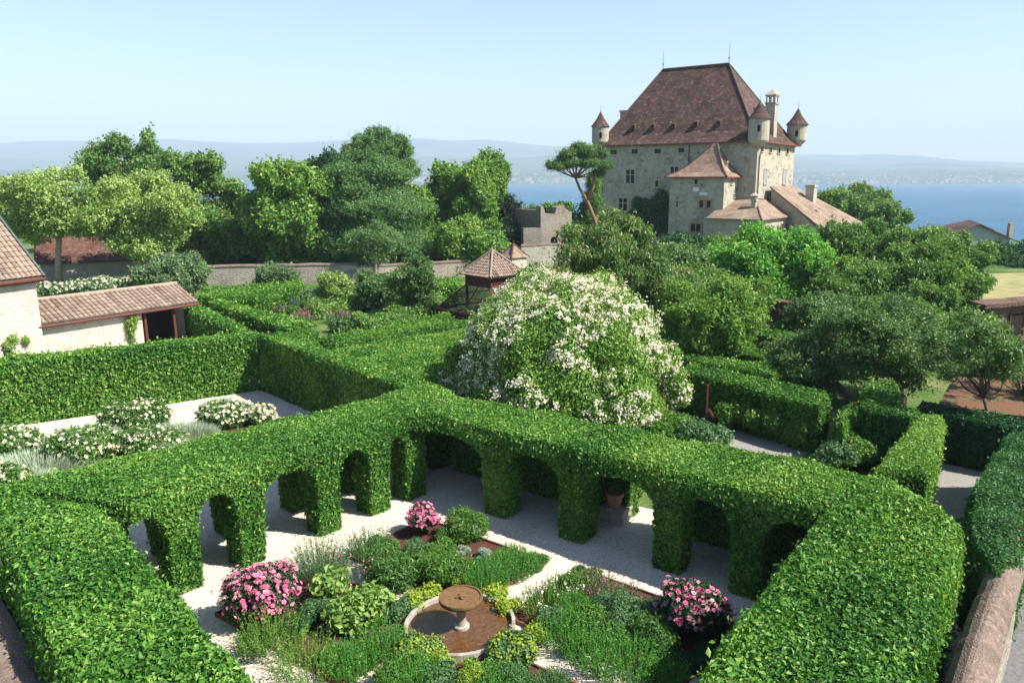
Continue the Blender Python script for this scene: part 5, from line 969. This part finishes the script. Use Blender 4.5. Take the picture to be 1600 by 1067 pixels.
for k,(px_,py_,rd,hh,lb) in enumerate(((650,952,.42,.38,'yellow-flowered lady mantle behind the left rim of the basin'),(672,938,.32,.36,'yellow-flowered lady mantle just behind the bowl at its left'),(775,938,.32,.34,'yellow-flowered lady mantle just behind the bowl at its right'),(795,958,.28,.32,'small yellow-flowered lady mantle behind the right rim of the basin'),(655,1030,.6,.45,'yellow-flowered lady mantle in front of the basin at its left'),(803,1032,.68,.52,'large yellow-flowered lady mantle in front of the basin at its right'),(842,1000,.3,.34,'yellow-flowered lady mantle at the right side of the basin'),(690,1048,.35,.34,'yellow-flowered lady mantle before the basin, left of the golden mound'))):
    sh(LM,lb,px_,py_,rd,hh,mat='sage',s=.075,asp=.85,seed=20+k,ncl=8,flower='ladys',fs=.06,fn=300,fcl=4,cat='herb',fv=.45,group='lady mantles around the basin')
sh('box_mound','round golden box mound at the bottom centre before the basin',733,1072,.36,.55,mat='ladys',s=.04,seed=31,ncl=8,vb=.5) if False else sh('box_mound','round golden box mound at the bottom centre before the basin',733,1072,.36,.55,mat='ladys',s=.04,seed=31,ncl=8)
# left bed
sh('broad_leaf_plant','pale large-leaved plant in the middle of the left bed',560,975,.85,1.0,mat='lime',s=.17,asp=.6,seed=32,ncl=11,cov=1.0,cat='herb'); sh('broad_leaf_plant','pale large-leaved plant between the largest rose bush and the basin',520,945,.65,.95,mat='lime',s=.15,asp=.6,seed=33,ncl=8,cov=.9,cat='herb')
K('dusty_spires','dusty pink flower spires in the left bed behind the large-leaved plant',553,930,.6,1.0,'sage',40,.02,.4,34,flower='dusty',fn=16,fs=.045); K('dusty_spires','sparse dark pink spires beside the largest rose bush',520,912,.4,1.0,'sage',26,.02,.4,35,flower='dusty',fn=12,fs=.05)
sh('box_mound','round green mound at the right end of the left bed near the basin',590,985,.34,.5,mat='bright',s=.04,seed=36,ncl=7)
K('rosemary','upright rosemary clump in the left bed beside the gravel path, nearest the basin',604,1022,.55,.72,'herbg',int(420*.8),.016,.35,37,lf=9,vb=.72); K('rosemary','upright rosemary clump in the left bed, lower of the two',550,1050,.55,.68,'herbg',int(400*.8),.016,.35,38,lf=9,vb=.72); K('feathery_herb','feathery green herb in front of the largest pink rose bush',430,1012,.62,1.05,'bright',220,.012,.5,39,lf=14,vb=.6); K('feathery_herb','feathery green herb at the bottom of the left bed',480,1058,.65,.95,'bright',220,.012,.5,40,lf=14,vb=.6)
K('feathery_herb','thin feathery herb beside the edging of the left bed',400,1022,.35,.6,'tree',90,.012,.6,41,lf=12); sh('leafy_herb','blue-green leafy herb left of the basin rim',622,968,.4,.5,mat='sage',s=.07,seed=42,ncl=7); sh('dark_herb','purplish dark low herb in the shade of the largest rose bush',475,990,.5,.4,mat='dark',s=.06,seed=43,ncl=8,flower='dusty',fs=.04,fn=40)
# right bed
K('white_flower_herb','slender white-flowered herb at the left tip of the right bed',850,958,.55,.75,'bright',200,.02,.4,44,flower='white',fn=26,fs=.06,lf=4,vb=.4); K('white_flower_herb','white-flowered herb behind the slender one in the right bed',880,935,.5,.65,'bright',200,.02,.4,45,flower='white',fn=22,fs=.055,lf=4,vb=.4)
K('dusty_spires','mass of dusty pink flower spires in the right bed',925,930,.62,.62,'sage',150,.02,.3,46,flower='dusty',fn=70,fs=.04,lf=3); K('dusty_spires','short dusty pink spires further right in the right bed',975,940,.4,.5,'sage',90,.02,.3,47,flower='dusty',fn=34,fs=.04,lf=3)
sh('sage_bush','grey-green sage bush in the middle of the right bed',985,975,.8,.62,mat='sage',s=.075,asp=.4,seed=48,ncl=10); sh('sage_bush','darker sage bush left of the right pink rose bush',1020,1005,.75,.6,mat='tree',s=.07,asp=.4,seed=49,ncl=9)
for k,(px_,py_,rd,hh,lb) in enumerate(((885,1005,.65,.75,'bright thyme-like upright clump in the right bed, nearest the basin'),(935,1035,.75,.75,'upright green clump in the right bed, second from the basin'),(985,1055,.85,.75,'upright green clump at the bottom of the right bed'),(895,965,.4,.6,'fine upright green clump below the white flowers'),(1035,1062,.5,.5,'dark upright clump at the bottom right of the right bed'))):
    K('upright_herb',lb,px_,py_,rd,hh,'herbg',380,.016,.35,50+k,lf=9,vb=.72)
for k,(px_,py_,rd,hh,lb,m_) in enumerate(((910,906,.5,.3,'low dark green cushion at the top corner of the right bed','tree'),(1040,960,.45,.35,'low dark cushion behind the right pink rose bush','dark'),(1100,1040,.5,.35,'low dark cushion in front of the right pink rose bush','dark'),(1145,1000,.4,.3,'low dark cushion at the right corner of the bed','dark'))): sh('low_cushion',lb,px_,py_,rd,hh,mat=m_,s=.05,seed=60+k,ncl=8,cat='herb',**(dict(flower='dusty',fs=.04,fn=14) if k==2 else {}))
K('upright_herb','tall grassy clump at the bottom of the photo left of the golden mound',650,1078,.62,.75,'herbg',int(560*.8),.016,.35,66,lf=9,vb=.72); K('upright_herb','grassy green clump at the bottom right of the golden mound',790,1085,.55,.5,'herbg',int(420*.8),.016,.35,67,lf=9,vb=.72); K('upright_herb','small green clump beside the gravel at the bottom of the photo',862,1085,.4,.5,'sage',300,.022,.35,68,lf=4)
# low growth knitting the beds together
r=np.random.default_rng(8)
for k,(px_,py_,rd,hh,m_) in enumerate([(600,868,.55,.6,'bright'),(655,872,.5,.5,'sage'),(695,868,.45,.45,'bright'),(745,893,.4,.4,'sage'),(700,850,.4,.45,'tree'),(835,884,.45,.25,'bright'),(500,965,.5,.45,'sage'),(520,1030,.4,.25,'sage'),(860,985,.5,.5,'sage'),(915,985,.55,.55,'bright'),(955,1000,.6,.5,'tree'),(900,930,.5,.5,'bright'),(950,955,.5,.45,'sage'),(1060,1045,.5,.4,'dark'),(900,1020,.35,.35,'bright'),(745,1060,.5,.4,'bright'),(800,1075,.4,.4,'sage'),(615,1075,.5,.45,'bright'),(690,1075,.5,.45,'sage'),(400,1000,.3,.3,'tree')]):
    sh('low_plant','low leafy plant filling the herb beds around the fountain',px_,py_,rd,hh,mat=m_,s=.055+.03*r.random(),asp=.35+.3*r.random(),seed=300+k,ncl=10,cat='plant',group='low leafy plants of the herb beds')
r=np.random.default_rng(12); g=Geo(); n=900; A_=at(300,900);
P_=np.stack([r.uniform(-11,8,n),r.uniform(14.5,28,n),np.full(n,.022)],1); edge=nz(P_,.9,4)>.15; P_=P_[edge]; leaves(g,P_,np.tile((0,0,1.),(len(P_),1)),.06,r,jit=.25,droop=0,vb=.5,vs=.3)
tag(g.build('leaf_litter',leafmat('dry_leaf',G3((.10,.055,.03),(.2,.12,.06),(.32,.24,.12)),trans=.05)),'dry fallen leaves scattered over the white gravel','litter',kind='stuff')
# plant labels in the beds
for px_,py_,lb in ((506,1035,'small white plant label among the herbs of the left bed'),(547,1002,'small white plant label under the large-leaved plant')):
    p=at(px_,py_); g=Geo(); g.box(-.006,.006,-.005,.005,0,.24); g.box(-.04,.04,-.012,.0,.24,.29); o=g.build('plant_label',M['board']); o.location=(p[0],p[1],.08); o.rotation_euler=(-.5,0,.2); tag(o,lb,'label')
# doorway of the cloister: pot on a stone block
p=at(962,812); o_=thing('stone_block','pale stone block at the doorway of the cloister wall','block',(*p,0),-.6); g=Geo(); g.box(-.42,.42,-.3,.3,0,.42); g.box(-.45,.45,-.33,.33,.42,.5); g.build('block_stones',M['basin'],o_)
g=Geo(); g.lathe([(.2,0),(.27,.36),(.31,.38),(.31,.46),(.26,.46),(.25,.4)],(0,0,0),20); o=g.build('flower_pot',M['terra']); o.location=(p[0]-.05,p[1],.505); tag(o,'big terracotta pot standing on the stone block in the cloister doorway','pot')
shrub('potted_plant','leafy green plant growing in the big terracotta pot',p[0]-.05,p[1],.42,.7,mat='bright',s=.09,seed=70,ncl=7,z0=.9,cat='plant')
sh('trailing_plant','small pinkish trailing plant beside the cloister doorway',990,800,.35,.9,mat='bright',s=.07,seed=71,ncl=7,flower='dusty',fs=.07,fn=30,cat='plant')

# ============================================================ WHITE ROSE TERRACE
wr=[(214,668,1.55,1.15,.5,'white rose clump along the middle path, nearest the tall sunlit hedge'),(345,668,1.1,1.1,.6,'white rose clump toward the terrace corner, left half'),(402,664,.85,.9,.6,'white rose clump closest to the dark terrace hedge'),(135,718,1.5,1.2,.55,'white rose clump in front of the gravel triangle'),(235,708,1.4,1.0,.5,'white rose clump partly hidden by the cloister roof'),(8,712,1.3,1.15,.6,'white rose clump at the left edge of the photo'),(0,775,1.2,1.0,.5,'white rose clump just over the cloister roof at far left')]
for k,(px_,py_,rd,hh,el,lb) in enumerate(wr):
    sh('white_rose_bush',lb,px_,py_,rd,hh,mat='tree',s=.105,ncl=26,seed=80+k,flower='white',fs=.15,fn=330,cat='rose',ell=el,rise=.15,group='white rose clumps on the gravel terrace',cov=1.3)
for k,(px_,py_,w_,d_) in enumerate(((214,670,3.4,1.2),(372,668,4.2,1.3),(185,716,5.6,1.5),(6,714,3.,1.3))):
    p=at(px_,py_); g=Geo(); g.lathe([(1.,0),(1.,.03),(.9,.045)],(0,0,0),28); o=g.build('rose_bed',M['soil']); o.scale=(w_/2+.1,d_/2+.1,1); o.location=(p[0],p[1],.012+.001*k); tag(o,['dark soil bed under the white roses by the middle path','dark soil bed under the roses toward the terrace corner','long dark soil bed under the front row of white roses','dark soil bed under the roses at the left edge'][k],'flower bed')
for k,(px_,py_,rd,el,lb) in enumerate(((62,735,1.8,.6,'wide silvery grass sward left of the front roses'),(120,705,1.2,.6,'silvery grass behind the front row of roses'),(145,690,.9,.6,'silvery grass between the two left rose clumps'),(282,685,1.3,.5,'silvery grass between the middle rose clumps'),(350,645,.8,.5,'silvery grass tuft behind the corner rose clump'),(25,765,1.4,.5,'silvery grass at the cloister roof edge, far left'),(265,712,.8,.5,'silvery grass beside the half hidden rose clump'))):
    K('silver_grass',lb,px_,py_,rd*1.15,.75,'silver',3200,.03,.9,90+k,ell=el,cat='grass',fz=.02,group='silvery grass clumps on the terrace')
# ============================================================ POTAGER AND RIGHT HAND PLOTS
r=np.random.default_rng(5)
fl=[(385,487,'redp','red poppies'),(492,497,'redp','coral red flowers'),(404,478,'purple','tall violet delphiniums'),(450,485,'purple','blue delphiniums'),(425,492,'dusty','pale pink flowers'),(530,505,'dusty','dusty pink flowers'),(470,507,'dusty','small lilac flowers')]
for k,(px_,py_,m_,lb) in enumerate(fl): K('flowering_plant',lb+[' by the left potager hedge',' in the middle of the potager',' behind the red poppies',' beside the thin potager rail',' right of the red poppies',' at the near side of the potager',' before the coral red flowers'][k],px_,py_,1.0,1.1 if m_!='purple' else 1.6,'sage',160,.05,.4,110+k,flower=m_,fn=36,fs=.12,ell=.7,lf=4,lsz=.12,fz=0)
spots=[(360,478),(350,466),(440,475),(455,500),(415,505),(480,470),(505,480),(520,492),(545,488),(560,508),(575,478),(600,495),(615,485),(640,490),(655,475),(675,470),(690,482),(545,465),(590,462),(500,462),(440,462),(395,462),(530,520),(470,520),(620,470),(555,520),(630,520),(700,505),(560,540)]
for k,(px_,py_) in enumerate(spots): sh('potager_plant','leafy green vegetable or herb plant in the potager beds beyond the terrace',px_,py_,r.uniform(.7,1.3),r.uniform(.6,1.2),mat=['tree','bright','sage','hedge2','apple','lime'][r.integers(6)],s=.2,seed=120+k,ncl=9,ell=.7,cat='plant',group='leafy plants filling the potager',cov=1.2)
spots=[(1100,560),(1140,575),(1180,590),(1215,600),(1250,610),(1240,575),(1200,560),(1160,540),(1220,535),(1255,552),(1290,570),(1120,525),(1280,600),(1310,590),(1150,600),(1300,545),(1330,560),(1090,600),(1240,520)]
for k,(px_,py_) in enumerate(spots): sh('plot_plant','leafy plant between the clipped hedges of the right hand plots',px_,py_,r.uniform(.7,1.3),r.uniform(.7,1.5),mat=['tree','apple','apple','bright'][r.integers(4)],s=.14,seed=160+k,ncl=9,ell=.8,cat='plant',group='leafy plants of the right hand plots',cov=1.2)
spots=[(1010,690,1.1,1.6),(1050,705,1.2,1.5),(1100,715,1.2,1.5),(1150,720,1.1,1.4),(1200,728,1.1,1.5),(1250,735,1.1,1.5),(1300,740,1.,1.6),(1330,735,.9,1.7)]
for k,(px_,py_,a,b_) in enumerate(spots):
  if k not in (3,4,5): sh('climbing_shrub','loose leafy shrub showing just behind the right cloister roof',px_,py_,a,b_*(1.05 if k<3 else .8),mat='bright' if k%2 else 'sage',s=.12,seed=190+k,ncl=12,cat='shrub',group='loose shrubs behind the right cloister roof',cov=1.1)
spots=[(1140,672,.8,1.2),(1175,680,.9,1.3),(1215,690,.9,1.25),(1250,700,.8,1.2)]
for k,(px_,py_,a,b_) in enumerate(spots): sh('fig_shrub','round-leaved grey-green shrub standing on the grey path before the tall dark hedge',px_,py_,a,b_*1.15,mat='bright',s=.13,seed=200+k,ncl=10,cat='shrub',group='row of grey-green shrubs by the grey path',cov=1.1)
for px0,py0,px1,py1,z0,z1,lb in ((1103,668,1108,620,0,2.,'red wooden post on the grey path beside the shrubs'),(1120,664,1108,640,0,1.3,'slanting red strut leaning on the wooden post'),(1330,700,1334,660,0,2.,'red wooden post before the square dark hedge'),(1443,590,1443,560,0,2.3,'red post in the dark gap behind the apple trunk')):
    a_=at(px0,py0); g=Geo(); b_=at(px1,py1,z1) if 'strut' in lb else a_; g.bar((0,0,0),(b_[0]-a_[0],b_[1]-a_[1],z1),.1); o=g.build('wooden_post',M['redwood']); o.location=(*a_,0); tag(o,lb,'post')
# flowering hedge on the wall behind the shed, small rear plants
g=Geo(); p0,p1=dp(66,452,64),dp(215,441,70); root=thing('flowering_hedge','low cream-flowered hedge trailing along the wall behind the shed','hedge',(p0[0],p0[1],0)); cl=[]
for t in np.linspace(0,1,22): p=p0*(1-t)+p1*t; cl.append((np.array((p[0]-p0[0],p[1]-p0[1],p[2]-.1+.12*r.normal())),np.array((.7,.6,.55))*r.uniform(.8,1.2)))
P_,N_=blobs(g,cl,.2,r,cov=1.3); g.build('foliage',M['sage'],root); k=N_[:,2]>-.2; i=r.choice(np.where(k)[0],900,replace=False); g=Geo(); blossoms(g,P_[i]+N_[i]*.05,N_[i],.2,r,inner=False); tag(g.build('blossoms',M['white'],root),kind='stuff')
g=Geo(); q0,q1=p0[:2],p1[:2]; 
wall('low stone wall carrying the cream-flowered hedge behind the shed',q0,q1,max(.5,p0[2]-.5),.5,mat='oldwall',cop=False,h2=max(.5,p1[2]-.5))
sheet('lawn',[at(1380,470),at(1400,432),at(1640,425),at(1700,470)],.005,simple('dry_lawn',(.16,.17,.05),(.36,.30,.16),.5,det=8))

g=Geo(); g.box(-9800,9800,-120,12200,-30,800)
m=bpy.data.materials.new('haze_air'); m.use_nodes=True; nt_=m.node_tree; nt_.nodes.clear(); pv=nd(nt_,'VolumePrincipled'); mo=nd(nt_,'OutputMaterial')
pv.inputs['Color'].default_value=(.68,.83,1,1); pv.inputs['Density'].default_value=1.7e-4; nt_.links.new(pv.outputs[0],mo.inputs['Volume'])
tag(g.build('haze',m),'pale blue haze over the lake','haze',kind='stuff')
